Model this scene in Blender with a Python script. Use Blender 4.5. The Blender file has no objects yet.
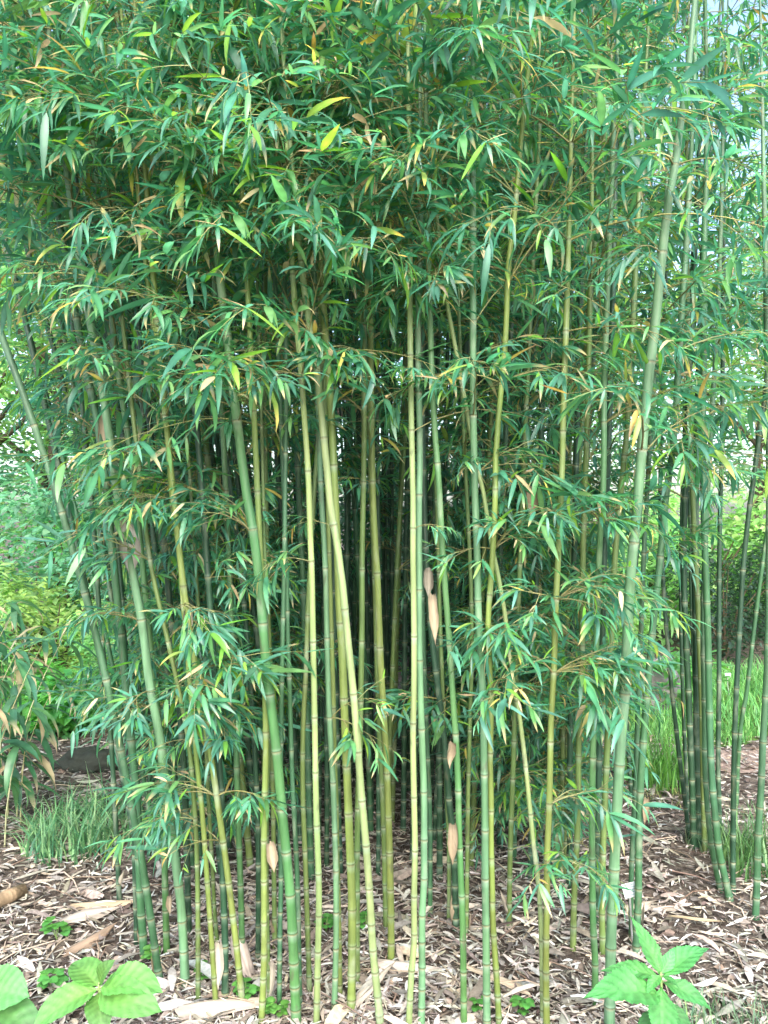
import bpy, math, random
import numpy as np
from mathutils import Vector, Matrix, Euler

random.seed(7)
R = random.Random(11)
scene = bpy.context.scene
COL = scene.collection
PI = math.pi

# ------------------------------------------------------------------ camera
F = 795.0
CAMZ = 1.5
cam_d = bpy.data.cameras.new('camera')
cam = bpy.data.objects.new('camera', cam_d)
COL.objects.link(cam)
cam.location = (0, 0, CAMZ)
cam.rotation_euler = (PI / 2, 0, 0)
cam_d.sensor_fit = 'VERTICAL'
cam_d.sensor_height = 36.0
cam_d.lens = 36.0 * F / 1024.0
cam_d.clip_start = 0.05
cam_d.clip_end = 500
scene.camera = cam


def at(px, py, d):
    """the point at depth d that stands where the photograph's pixel does"""
    return Vector(((px - 384) / F * d, d, CAMZ - (py - 512) / F * d))


def ground_depth(py):
    return CAMZ * F / (py - 512)


def gpt(px, py):
    d = ground_depth(py)
    return Vector(((px - 384) / F * d, d, 0))


def pix(p):
    return 384 + p[0] / p[1] * F, 512 - (p[2] - CAMZ) / p[1] * F


# ------------------------------------------------------------------ materials
def new_mat(name):
    m = bpy.data.materials.new(name)
    m.use_nodes = True
    nt = m.node_tree
    nt.nodes.clear()
    out = nt.nodes.new('ShaderNodeOutputMaterial')
    return m, nt, out


def N(nt, t, **kw):
    n = nt.nodes.new(t)
    for k, v in kw.items():
        setattr(n, k, v)
    return n


def leaf_mat(name, rough=0.42, transl=0.3, hue=0.035, val=0.35, veins=None, spec=0.5):
    m, nt, out = new_mat(name)
    L = nt.links.new
    at_ = N(nt, 'ShaderNodeAttribute', attribute_name='col')
    oi = N(nt, 'ShaderNodeObjectInfo')
    hsv = N(nt, 'ShaderNodeHueSaturation')
    mr = N(nt, 'ShaderNodeMapRange')
    mr.inputs['To Min'].default_value = 0.5 - hue
    mr.inputs['To Max'].default_value = 0.5 + hue
    L(oi.outputs['Random'], mr.inputs['Value'])
    L(mr.outputs['Result'], hsv.inputs['Hue'])
    tc = N(nt, 'ShaderNodeTexCoord')
    nz = N(nt, 'ShaderNodeTexNoise')
    nz.inputs['Scale'].default_value = 14
    nz.inputs['Detail'].default_value = 3
    L(tc.outputs['Object'], nz.inputs['Vector'])
    mv = N(nt, 'ShaderNodeMapRange')
    mv.inputs['From Min'].default_value = 0.3
    mv.inputs['From Max'].default_value = 0.7
    mv.inputs['To Min'].default_value = 1 - val
    mv.inputs['To Max'].default_value = 1 + val
    L(nz.outputs['Fac'], mv.inputs['Value'])
    L(mv.outputs['Result'], hsv.inputs['Value'])
    L(at_.outputs['Color'], hsv.inputs['Color'])
    bs = N(nt, 'ShaderNodeBsdfPrincipled')
    bs.inputs['Roughness'].default_value = rough
    bs.inputs['Specular IOR Level'].default_value = spec
    L(hsv.outputs['Color'], bs.inputs['Base Color'])
    tr = N(nt, 'ShaderNodeBsdfTranslucent')
    h2 = N(nt, 'ShaderNodeHueSaturation')
    h2.inputs['Hue'].default_value = 0.485
    h2.inputs['Saturation'].default_value = 1.1
    h2.inputs['Value'].default_value = 1.7
    L(hsv.outputs['Color'], h2.inputs['Color'])
    L(h2.outputs['Color'], tr.inputs['Color'])
    mx = N(nt, 'ShaderNodeMixShader')
    mx.inputs['Fac'].default_value = transl
    L(bs.outputs['BSDF'], mx.inputs[1])
    L(tr.outputs['BSDF'], mx.inputs[2])
    L(mx.outputs['Shader'], out.inputs['Surface'])
    if veins:
        wv = N(nt, 'ShaderNodeTexNoise')
        wv.inputs['Scale'].default_value = veins
        L(tc.outputs['Object'], wv.inputs['Vector'])
        bp = N(nt, 'ShaderNodeBump')
        bp.inputs['Strength'].default_value = 0.35
        bp.inputs['Distance'].default_value = 0.004
        L(wv.outputs['Fac'], bp.inputs['Height'])
        L(bp.outputs['Normal'], bs.inputs['Normal'])
    return m


def attr_mat(name, rough=0.5, nscale=30.0, amount=0.25, bump=0.0, spec=0.4, stretch=(1, 1, 1), dist=0.004):
    m, nt, out = new_mat(name)
    L = nt.links.new
    a = N(nt, 'ShaderNodeAttribute', attribute_name='col')
    tc = N(nt, 'ShaderNodeTexCoord')
    mp = N(nt, 'ShaderNodeMapping')
    mp.inputs['Scale'].default_value = stretch
    L(tc.outputs['Object'], mp.inputs['Vector'])
    nz = N(nt, 'ShaderNodeTexNoise')
    nz.inputs['Scale'].default_value = nscale
    nz.inputs['Detail'].default_value = 5
    L(mp.outputs['Vector'], nz.inputs['Vector'])
    mv = N(nt, 'ShaderNodeMapRange')
    mv.inputs['From Min'].default_value = 0.3
    mv.inputs['From Max'].default_value = 0.7
    mv.inputs['To Min'].default_value = 1 - amount
    mv.inputs['To Max'].default_value = 1 + amount
    L(nz.outputs['Fac'], mv.inputs['Value'])
    hsv = N(nt, 'ShaderNodeHueSaturation')
    L(mv.outputs['Result'], hsv.inputs['Value'])
    L(a.outputs['Color'], hsv.inputs['Color'])
    bs = N(nt, 'ShaderNodeBsdfPrincipled')
    bs.inputs['Roughness'].default_value = rough
    bs.inputs['Specular IOR Level'].default_value = spec
    L(hsv.outputs['Color'], bs.inputs['Base Color'])
    if bump:
        bp = N(nt, 'ShaderNodeBump')
        bp.inputs['Strength'].default_value = bump
        bp.inputs['Distance'].default_value = dist
        L(nz.outputs['Fac'], bp.inputs['Height'])
        L(bp.outputs['Normal'], bs.inputs['Normal'])
    L(bs.outputs['BSDF'], out.inputs['Surface'])
    return m


M_LEAF = leaf_mat('bamboo_leaf', 0.33, 0.44, 0.02, 0.35, spec=0.65)
M_TREE = leaf_mat('tree_leaf', 0.42, 0.5, 0.02, 0.3, spec=.6)
M_BROAD = leaf_mat('broad_leaf', 0.5, 0.3, 0.008, 0.12, veins=90, spec=0.3)
M_GRASS = leaf_mat('grass_blade', 0.5, 0.3, 0.01, 0.3)
def culm_mat():
    m, nt, out = new_mat('bamboo_culm')
    L = nt.links.new
    a = N(nt, 'ShaderNodeAttribute', attribute_name='col')
    tc = N(nt, 'ShaderNodeTexCoord')
    oi = N(nt, 'ShaderNodeObjectInfo')
    off = N(nt, 'ShaderNodeVectorMath', operation='ADD')
    L(tc.outputs['Object'], off.inputs[0])
    L(oi.outputs['Location'], off.inputs[1])

    def noise(scale, stretch, detail=4):
        mp = N(nt, 'ShaderNodeMapping')
        mp.inputs['Scale'].default_value = (1, 1, stretch)
        L(off.outputs['Vector'], mp.inputs['Vector'])
        n = N(nt, 'ShaderNodeTexNoise')
        n.inputs['Scale'].default_value = scale
        n.inputs['Detail'].default_value = detail
        L(mp.outputs['Vector'], n.inputs['Vector'])
        return n

    def rng(n, f0, f1, t0, t1):
        r = N(nt, 'ShaderNodeMapRange')
        for k, v in zip(('From Min', 'From Max', 'To Min', 'To Max'), (f0, f1, t0, t1)):
            r.inputs[k].default_value = v
        L(n.outputs['Fac'], r.inputs['Value'])
        return r
    n1, n2, n3 = noise(60, .08), noise(14, .5, 6), noise(7, .4, 3)
    hsv = N(nt, 'ShaderNodeHueSaturation')
    L(rng(n1, .3, .7, .74, 1.24).outputs['Result'], hsv.inputs['Value'])
    L(rng(n3, .3, .7, .485, .515).outputs['Result'], hsv.inputs['Hue'])
    L(a.outputs['Color'], hsv.inputs['Color'])
    mx = N(nt, 'ShaderNodeMixRGB')
    L(rng(n2, .60, .74, 0, .55).outputs['Result'], mx.inputs['Fac'])
    L(hsv.outputs['Color'], mx.inputs[1])
    mx.inputs[2].default_value = (.27, .31, .22, 1)
    m2 = N(nt, 'ShaderNodeMixRGB')
    n4 = noise(32, .35, 6)
    L(rng(n4, .64, .72, 0, .6).outputs['Result'], m2.inputs['Fac'])
    L(mx.outputs['Color'], m2.inputs[1])
    m2.inputs[2].default_value = (.07, .075, .045, 1)
    bs = N(nt, 'ShaderNodeBsdfPrincipled')
    bs.inputs['Specular IOR Level'].default_value = .38
    L(rng(n2, .35, .7, .40, .68).outputs['Result'], bs.inputs['Roughness'])
    L(m2.outputs['Color'], bs.inputs['Base Color'])
    L(bs.outputs['BSDF'], out.inputs['Surface'])
    return m


M_CULM = culm_mat()
M_TWIG = attr_mat('bamboo_twig', 0.6, 40.0, 0.3)
M_SHEATH = attr_mat('dry_sheath', 0.75, 55.0, 0.22, 0.35, 0.2, (1, 1, 0.15))
M_LITTER = attr_mat('dry_litter', 0.8, 60.0, 0.3, 0.3, 0.15)
M_BARK = attr_mat('bark', 0.85, 18.0, 0.4, 0.8, 0.2, (1, 1, 0.3), 0.02)
M_ROCK = attr_mat('rock', 0.85, 8.0, 0.45, 0.9, 0.25, (1, 1, 1), 0.03)


# ------------------------------------------------------------------ mesh helpers
class MB:
    def __init__(s):
        s.v, s.f, s.c = [], [], []

    def add(s, vs, fs, cs):
        b = len(s.v)
        s.v.extend(vs)
        s.f.extend([tuple(i + b for i in f) for f in fs])
        s.c.extend(cs)

    def mesh(s, name, mat, smooth=True):
        me = bpy.data.meshes.new(name)
        me.from_pydata([tuple(v) for v in s.v], [], s.f)
        ca = me.color_attributes.new('col', 'FLOAT_COLOR', 'POINT')
        arr = np.ones((len(s.v), 4), dtype=np.float32)
        arr[:, :3] = np.array(s.c, dtype=np.float32).reshape(-1, 3)
        ca.data.foreach_set('color', arr.ravel())
        if smooth:
            me.polygons.foreach_set('use_smooth', [True] * len(me.polygons))
        me.materials.append(mat)
        me.update()
        return me


def obj(name, me, parent=None, loc=(0, 0, 0), rot=(0, 0, 0), scale=(1, 1, 1)):
    o = bpy.data.objects.new(name, me)
    COL.objects.link(o)
    o.location = loc
    o.rotation_euler = rot
    o.scale = scale
    if parent is not None:
        o.parent = parent
    return o


def thing(name, label, cat, loc=(0, 0, 0), rz=0, group=None):
    o = bpy.data.objects.new(name, None)
    COL.objects.link(o)
    o.empty_display_size = 0.1
    o.location = loc
    o.rotation_euler = (0, 0, rz)
    tag(o, label, cat, group)
    return o


def tag(o, label, cat, group=None):
    o['label'] = label
    o['category'] = cat
    if group:
        o['group'] = group
    return o


def vary(c, rng, a=0.2):
    k = 1 + rng.uniform(-a, a)
    return (c[0] * k * (1 + rng.uniform(-a, a) * .4), c[1] * k, c[2] * k * (1 + rng.uniform(-a, a) * .4))


def tube(mb, pts, rad, col, n=5, cols=None, cap=False):
    pts = [Vector(p) for p in pts]
    vs, cs, fs = [], [], []
    prev = None
    for i, p in enumerate(pts):
        t = (pts[min(i + 1, len(pts) - 1)] - pts[max(i - 1, 0)]).normalized()
        if prev is None:
            a = t.orthogonal().normalized()
        else:
            a = (prev - t * prev.dot(t)).normalized()
        prev = a
        b = t.cross(a)
        r = rad[i] if isinstance(rad, (list, tuple)) else rad
        for k in range(n):
            an = 2 * PI * k / n
            vs.append(p + (a * math.cos(an) + b * math.sin(an)) * r)
            cs.append(cols[i] if cols else col)
    for i in range(len(pts) - 1):
        for k in range(n):
            fs.append((i * n + k, i * n + (k + 1) % n, (i + 1) * n + (k + 1) % n, (i + 1) * n + k))
    if cap:
        fs.append(tuple(range((len(pts) - 1) * n, len(pts) * n)))
    mb.add(vs, fs, cs)


def dirv(az, el):
    return Vector((math.cos(az) * math.cos(el), math.sin(az) * math.cos(el), math.sin(el)))


LT = [0.0, 0.10, 0.30, 0.55, 0.80, 1.0]
LW = [0.14, 0.72, 1.0, 0.86, 0.46, 0.0]


def leaf(mb, p, az, el, L, W, droop, fold, roll, col, tipcol=None, T=LT, WD=LW, cast=None):
    """a slim folded blade that droops along its length"""
    c = Vector(p)
    vs, cs, fs = [], [], []
    n = len(T)
    for i in range(n):
        e = el - droop * T[i]
        d = dirv(az, e)
        if i:
            em = el - droop * (T[i] + T[i - 1]) / 2
            c = c + dirv(az, em) * (L * (T[i] - T[i - 1]))
        side = Vector((-math.sin(az), math.cos(az), 0))
        up = side.cross(d) * -1
        rr = roll * (0.4 + 0.6 * T[i])
        s2 = side * math.cos(rr) + up * math.sin(rr)
        u2 = up * math.cos(rr) - side * math.sin(rr)
        w = W * WD[i] / 2
        cc = col
        if tipcol is not None and T[i] > 0.7:
            cc = tipcol
        if i == n - 1:
            vs.append(c)
            cs.append(cc)
        else:
            vs += [c - s2 * w + u2 * w * fold, c, c + s2 * w + u2 * w * fold]
            cs += [cc, tuple(x * 1.25 for x in cc), cc]
    for i in range(n - 2):
        a, b = i * 3, i * 3 + 3
        fs += [(a, a + 1, b + 1, b), (a + 1, a + 2, b + 2, b + 1)]
    a = (n - 2) * 3
    tip = (n - 1) * 3
    fs += [(a, a + 1, tip), (a + 1, a + 2, tip)]
    mb.add(vs, fs, cs)


# ------------------------------------------------------------------ bamboo sprays
GREENS = [(0.054, 0.185, 0.112), (0.064, 0.210, 0.120), (0.080, 0.245, 0.122), (0.120, 0.290, 0.105), (0.082, 0.225, 0.158)]


def leaf_colour(rng, dry):
    q = rng.random()
    if q < 0.030 * dry:
        c = vary((0.46, 0.38, 0.10), rng, .2)
        return (c, (.42, .30, .14)) if rng.random() < .5 else (vary((.20, .30, .07), rng, .2), c)
    if q < 0.050 * dry:
        return vary((0.46, 0.37, 0.22), rng, .2), None
    if q < 0.11:
        return vary((0.17, 0.36, 0.06), rng, .2), None
    c = vary(rng.choice(GREENS), rng, .25)
    if rng.random() < 0.14 * dry:
        return c, (0.42, 0.36, 0.18)
    return c, None


def make_spray(seed, length=0.5, big=1.0, dry=1.0, nleaf=(3, 5), ntw=6):
    rng = random.Random(seed)
    bm, fm = MB(), MB()
    pts = [Vector((0, 0, 0))]
    az, el = 0.0, math.radians(rng.uniform(15, 50))
    n = 7
    dirs = []
    for i in range(n):
        d = dirv(az, el)
        dirs.append((az, el))
        pts.append(pts[-1] + d * (length / n))
        az += rng.uniform(-.16, .16)
        el -= math.radians(rng.uniform(2, 12))
    tc = vary((0.20, 0.20, 0.08), rng, .3)
    tube(bm, pts, [0.0030 - 0.0022 * i / n for i in range(n + 1)], tc, 4)
    sides = 1
    spots = []
    for k in range(ntw):
        f = 0.14 + 0.86 * (k + rng.uniform(0.2, .8)) / ntw
        spots.append(min(f, 1.0))
    spots.append(1.0)
    for f in spots:
        x = f * n
        i = min(int(x), n - 1)
        p = pts[i].lerp(pts[i + 1], x - i)
        a0, e0 = dirs[i]
        sides = -sides
        end = f > 0.985
        ta = a0 + (0 if end else sides * rng.uniform(.4, 1.1))
        te = e0 + rng.uniform(-.5, .25)
        tl = rng.uniform(.04, .16) * (0.5 if end else 1)
        tp = [p]
        for j in range(3):
            tp.append(tp[-1] + dirv(ta, te - .12 * j) * tl / 3)
        tube(bm, tp, [0.0013, 0.0011, 0.0009, 0.0006], vary((0.22, 0.22, 0.09), rng, .3), 3)
        m = rng.randint(*nleaf)
        for j in range(m):
            q = tp[-1].lerp(tp[1], 0.0 if j == 0 else rng.uniform(0, .9))
            sd = -1 if j % 2 else 1
            la = ta + (rng.uniform(-.2, .2) if j == 0 else sd * rng.uniform(.25, 1.0))
            le = te * .7 + math.radians(rng.uniform(-48, 24))
            L = rng.uniform(.056, .118) * big
            if rng.random() < .2:
                L *= .6
            elif rng.random() < .08:
                L *= 1.35
            c, tip = leaf_colour(rng, dry)
            leaf(fm, q, la, le, L, L * rng.uniform(.115, .175), math.radians(rng.uniform(0, 62)), rng.uniform(.1, .45),
                 rng.uniform(-.7, .7), c, tip)
    return bm.mesh('branch', M_TWIG), fm.mesh('foliage', M_LEAF)


SPRAYS = [make_spray(100 + i, R.uniform(.34, .62), R.uniform(.85, 1.15), R.choice([.5, .8, 1.8]), (4, 7), R.randint(6, 9)) for i in range(34)]
FANS = [make_spray(300 + i, R.uniform(.13, .25), R.uniform(.85, 1.05), .8, (4, 7), R.randint(4, 6)) for i in range(16)]


def add_spray(parent, loc, az, tilt, sc, rng, fan=False):
    bme, fme = rng.choice(FANS if fan else SPRAYS)
    b = bpy.data.objects.new('branch', bme)
    COL.objects.link(b)
    b.parent = parent
    b.location = loc
    b.rotation_euler = Euler((rng.uniform(-.5, .5), tilt, az), 'XYZ')
    b.scale = (sc, sc * rng.choice([-1, 1]), sc)
    f = bpy.data.objects.new('foliage', fme)
    COL.objects.link(f)
    f.parent = b
    return b


# ------------------------------------------------------------------ culms
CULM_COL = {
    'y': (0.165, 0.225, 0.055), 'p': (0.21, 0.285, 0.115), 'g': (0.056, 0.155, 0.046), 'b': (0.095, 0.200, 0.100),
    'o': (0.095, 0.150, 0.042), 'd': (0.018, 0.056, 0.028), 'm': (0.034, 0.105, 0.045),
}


def catmull(pts, per=8):
    P = [pts[0] * 2 - pts[1]] + list(pts) + [pts[-1] * 2 - pts[-2]]
    out = []
    for i in range(1, len(P) - 2):
        a, b, c, d = P[i - 1], P[i], P[i + 1], P[i + 2]
        for k in range(per):
            t = k / per
            out.append(0.5 * ((2 * b) + (c - a) * t + (2 * a - 5 * b + 4 * c - d) * t * t + (3 * b - a - 3 * c + d) * t ** 3))
    out.append(P[-2])
    return out


def arclen(pts):
    s = [0.0]
    for i in range(1, len(pts)):
        s.append(s[-1] + (pts[i] - pts[i - 1]).length)
    return s


def sample(pts, s, x):
    import bisect
    i = max(0, min(bisect.bisect_right(s, x) - 1, len(pts) - 2))
    t = (x - s[i]) / max(s[i + 1] - s[i], 1e-9)
    return pts[i].lerp(pts[i + 1], t)


def build_culm(path, r0, kind, rng, sides=12):
    """returns mesh and the node list (point on the culm, radius, index)"""
    s = arclen(path)
    T = s[-1]
    base = CULM_COL[kind]
    base = vary(base, rng, .12)
    nodes = []
    x = rng.uniform(.05, .12)
    gap = rng.uniform(.055, .085)
    while x < T - .05:
        nodes.append(x)
        x += gap * rng.uniform(.84, 1.14)
        gap = min(gap * 1.17, rng.uniform(.24, .29))
    st = [(0, 1.06, 0)]
    last = 0
    for x in nodes:
        m = (last + x) / 2
        if x - last > .05:
            st.append((last + (x - last) * .3, .985, 0))
            st.append((last + (x - last) * .7, .985, 0))
        st += [(x - .026, .985, 0), (x - .010, .995, 1), (x - .004, 1.03, 2), (x - .001, 1.17, 3), (x + .002, 1.05, 4), (x + .005, 1.11, 1), (x + .012, 1.0, 0)]
        last = x
    st.append((T, .6, 0))
    st.sort()
    pts, rad, cols = [], [], []
    bloom = rng.uniform(.0, .5) if kind in 'bgpm' else rng.uniform(0, .2)
    for x, k, tag_ in st:
        if pts and x - lastx < 1e-4:
            continue
        lastx = x
        f = x / T
        r = r0 * (1.05 - 0.12 * min(f / .6, 1)) if f < .6 else r0 * (0.93 - 0.75 * (f - .6) / .4)
        if x < .12:
            r *= 1 + .12 * (1 - x / .12)
        pts.append(sample(path, s, min(x, T)))
        rad.append(max(r, .0012) * k)
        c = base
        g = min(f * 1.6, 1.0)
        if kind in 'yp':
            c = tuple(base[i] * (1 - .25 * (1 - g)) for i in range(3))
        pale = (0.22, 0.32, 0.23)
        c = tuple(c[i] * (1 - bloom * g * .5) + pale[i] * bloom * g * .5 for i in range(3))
        if tag_ == 1:
            q = rng.uniform(.1, .45)
            c = tuple(c[i] * (1 - q) + pale[i] * q for i in range(3))
        elif tag_ == 2:
            q = rng.uniform(.25, .7)
            c = tuple(c[i] * (1 - q) + (.36, .41, .30)[i] * q for i in range(3))
        elif tag_ == 3:
            c = (.17, .18, .09)
        elif tag_ == 4:
            c = tuple(c[i] * .45 for i in range(3))
        else:
            w = rng.uniform(.88, 1.1)
            c = tuple(v * w for v in c)
        cols.append(c)
    mb = MB()
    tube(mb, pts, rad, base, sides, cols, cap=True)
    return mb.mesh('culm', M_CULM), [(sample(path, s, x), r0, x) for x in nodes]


def make_sheath_mesh(seed, L, W, col, curl=.9, bend=.25):
    rng = random.Random(seed)
    mb = MB()
    nu, nv = 11, 12
    vs, cs, fs = [], [], []
    prof = [.62, .80, .86, .92, .98, 1.0, .94, .80, .60, .38, .18, .02]
    wob = [rng.uniform(-.10, .10) for _ in range(nv)]
    stripe = [rng.uniform(.78, 1.12) for _ in range(nu)]
    skew = rng.uniform(-.25, .25)
    tw = rng.uniform(-.5, .5)
    for j in range(nv):
        t = j / (nv - 1)
        w = W * prof[j] * (1 + wob[j] * .6)
        cu = curl * (1 + .5 * math.sin(t * 3 + seed))
        for i in range(nu):
            u = i / (nu - 1) - .5
            a = u * 2 * cu
            x = w / 2 * math.sin(a) / max(math.sin(min(cu, 1.5)), .3) + skew * L * t * t * .3
            y = -(math.cos(a) - 1) * w * .55 + bend * L * t * t + math.sin(t * 9 + i) * W * .015
            ct, st_ = math.cos(tw * t), math.sin(tw * t)
            zt = L * t
            if j == 0:
                zt += rng.uniform(-.04, .06) * L
            vs.append(Vector((x * ct - y * st_, x * st_ + y * ct, zt)))
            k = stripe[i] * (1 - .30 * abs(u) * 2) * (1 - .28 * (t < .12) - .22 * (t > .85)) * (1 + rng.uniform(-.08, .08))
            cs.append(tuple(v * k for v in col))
    for j in range(nv - 1):
        for i in range(nu - 1):
            a = j * nu + i
            fs.append((a, a + 1, a + nu + 1, a + nu))
    mb.add(vs, fs, cs)
    return mb.mesh('sheath', M_SHEATH)


TAN = (0.32, 0.265, 0.18)
PALE = (0.38, 0.345, 0.275)
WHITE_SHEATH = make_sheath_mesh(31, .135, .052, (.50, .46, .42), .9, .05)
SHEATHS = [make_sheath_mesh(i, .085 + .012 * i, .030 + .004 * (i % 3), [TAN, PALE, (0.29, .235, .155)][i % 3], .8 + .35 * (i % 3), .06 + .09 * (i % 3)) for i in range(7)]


def keep(px, py, d, side):
    if side == 'R':
        if py < 360: return .95
        if py < 500: return .62
        if py < 580: return .15
        return .0
    if px < 130:
        if py < 340: return 1.0
        if py < 500: return .22
        return .0
    front = d < 3.0
    if py < 310: return .95 if not (front and 600 < px < 720) else .25
    mid = 300 < px < 470
    if py < 350: return .7 if not mid else .45
    if py < 480:
        if front: return .8 if not mid else .16
        return .9 if not mid else .25
    if py < 720:
        if front: return .55 if 130 < px < 260 and py < 740 else (.70 if 490 < px < 605 else .02)
        if 110 <= px <= 290: return .85
        if 470 < px < 610: return .95
        if px >= 610: return .25
        return .04
    if py < 870:
        if front: return .08 if 190 < px < 250 else (.30 if 500 < px < 575 else .0)
        if 170 < px < 290: return .35
        if 480 < px < 590: return .8
        return .02
    return 0.0


def bamboo(label, group, path, r0, kind, rng, side='', dens=1.0, heroes=(), sheaths=(), cat='bamboo', thick_top=True):
    base = path[0].copy()
    t = thing('bamboo', label, cat, base, 0, group)
    local = [p - base for p in path]
    sides = 12 if r0 > .008 else 8
    me, nodes = build_culm(local, r0, kind, rng, sides)
    obj('culm', me, t)
    sgn = rng.uniform(0, 2 * PI)
    for i, (p, r, x) in enumerate(nodes):
        w = p + base
        if w.y < .8 or w.z < .25:
            continue
        px, py = pix(w)
        k = keep(px, py, w.y, side) * dens
        if py < -40:
            k *= .3 if side != 'B' else .5
        sgn += PI + rng.uniform(-.7, .7)
        extra = side == 'F' and py < 290 and w.y < 3.4 and px < 590 and thick_top
        for b in range(4 if extra else 2):
            if rng.random() < k * (1.0, .8, .8, .5)[b]:
                az = sgn + b * rng.choice([-1, 1]) * rng.uniform(.5, 1.1)
                if w.y < 3.3 and side == 'F' and (b > 1 or rng.random() < .5):
                    az = rng.uniform(-PI, 0)
                low = py > 470 or (px < 150 and py > 360) or (side == 'R' and py > 400)
                add_spray(t, p + Vector((math.cos(az), math.sin(az), 0)) * r * .9, az, rng.uniform(-.35, .25), rng.uniform(.75, 1.15), rng, low)
                for _ in range((1 if side == 'F' else 2) if low and side != 'R' else 0):
                    add_spray(t, p + Vector((math.cos(az), math.sin(az), 0)) * r * .9, az + rng.uniform(-1.2, 1.2), rng.uniform(-.3, .3), rng.uniform(.7, 1.0), rng, low)
    s = arclen(local)
    for h in heroes:          # branches the photo shows standing clear
        hy, az, sc, fan = h
        best = min(nodes, key=lambda q: abs(pix(q[0] + base)[1] - hy))
        add_spray(t, best[0] + Vector((math.cos(az), math.sin(az), 0)) * r0 * .9, az, rng.uniform(-.05, .35), sc, rng, fan)
    for hy, off, sc, tilt in sheaths:
        best = min(local, key=lambda q: abs(pix(q + base)[1] - hy))
        sh = obj('sheath', WHITE_SHEATH if sc > 1.3 else rng.choice(SHEATHS), t, best + Vector((off * (r0 + .006), -r0 - .002, 0)), (PI + tilt, rng.uniform(-.15, .15), rng.uniform(-.5, .5)),
                 (sc, sc, sc))
    if side == 'F' and base.y < 3.6:
        for _ in range(rng.choice([0, 0, 1]) if base.y > 2.5 else 0):     # old sheaths still clasping the foot
            z = rng.uniform(.03, .16)
            best = min(local, key=lambda q: abs(q.z - z))
            az = rng.choice([rng.uniform(-.5, .4), rng.uniform(-PI - .4, -PI + .5)])
            sc = rng.uniform(.55, .9)
            sh = obj('sheath', rng.choice(SHEATHS), t, best + Vector((math.cos(az), math.sin(az), 0)) * (r0 + .003), (0, 0, 0), (sc, sc, sc))
            m3 = Matrix.Rotation(az + PI / 2, 3, 'Z') @ Matrix.Rotation(rng.uniform(.05, .4), 3, 'X')
            sh.rotation_euler = m3.to_euler()
    return t


def trace(pts, lean, rng, top=None):
    """pixel points from the ground up -> a 3-D path that leans by `lean` metres of depth per metre of height"""
    bx, by = pts[0]
    d0 = ground_depth(by)
    out = []
    for x, y in pts:
        z0 = CAMZ - (y - 512) / F * d0
        d = d0 + lean * max(z0, 0)
        out.append(at(x, y, d))
    out[0].z = -0.04
    path = catmull(out, 6)
    # the part above the frame
    top = top or CAMZ + 512 / F * d0 * 1.0 + rng.uniform(.25, .8)
    a, b = path[-7] if len(path) > 7 else path[0], path[-1]
    v = (b - a).normalized()
    v.y += 0.02
    p = b.copy()
    bendx = rng.uniform(-.01, .01)
    while p.z < top:
        v.x += bendx
        v.x *= .985
        v.y *= .985
        v.z = max(v.z, .5)
        v.normalize()
        p = p + v * .2
        path.append(p.copy())
    return path


FR, RT, DP = 'bamboo culms of the main grove', 'bamboo culms of the small clump on the right', 'dark culms deep inside the grove'
W_, S_ = -PI / 2, 0
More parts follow.
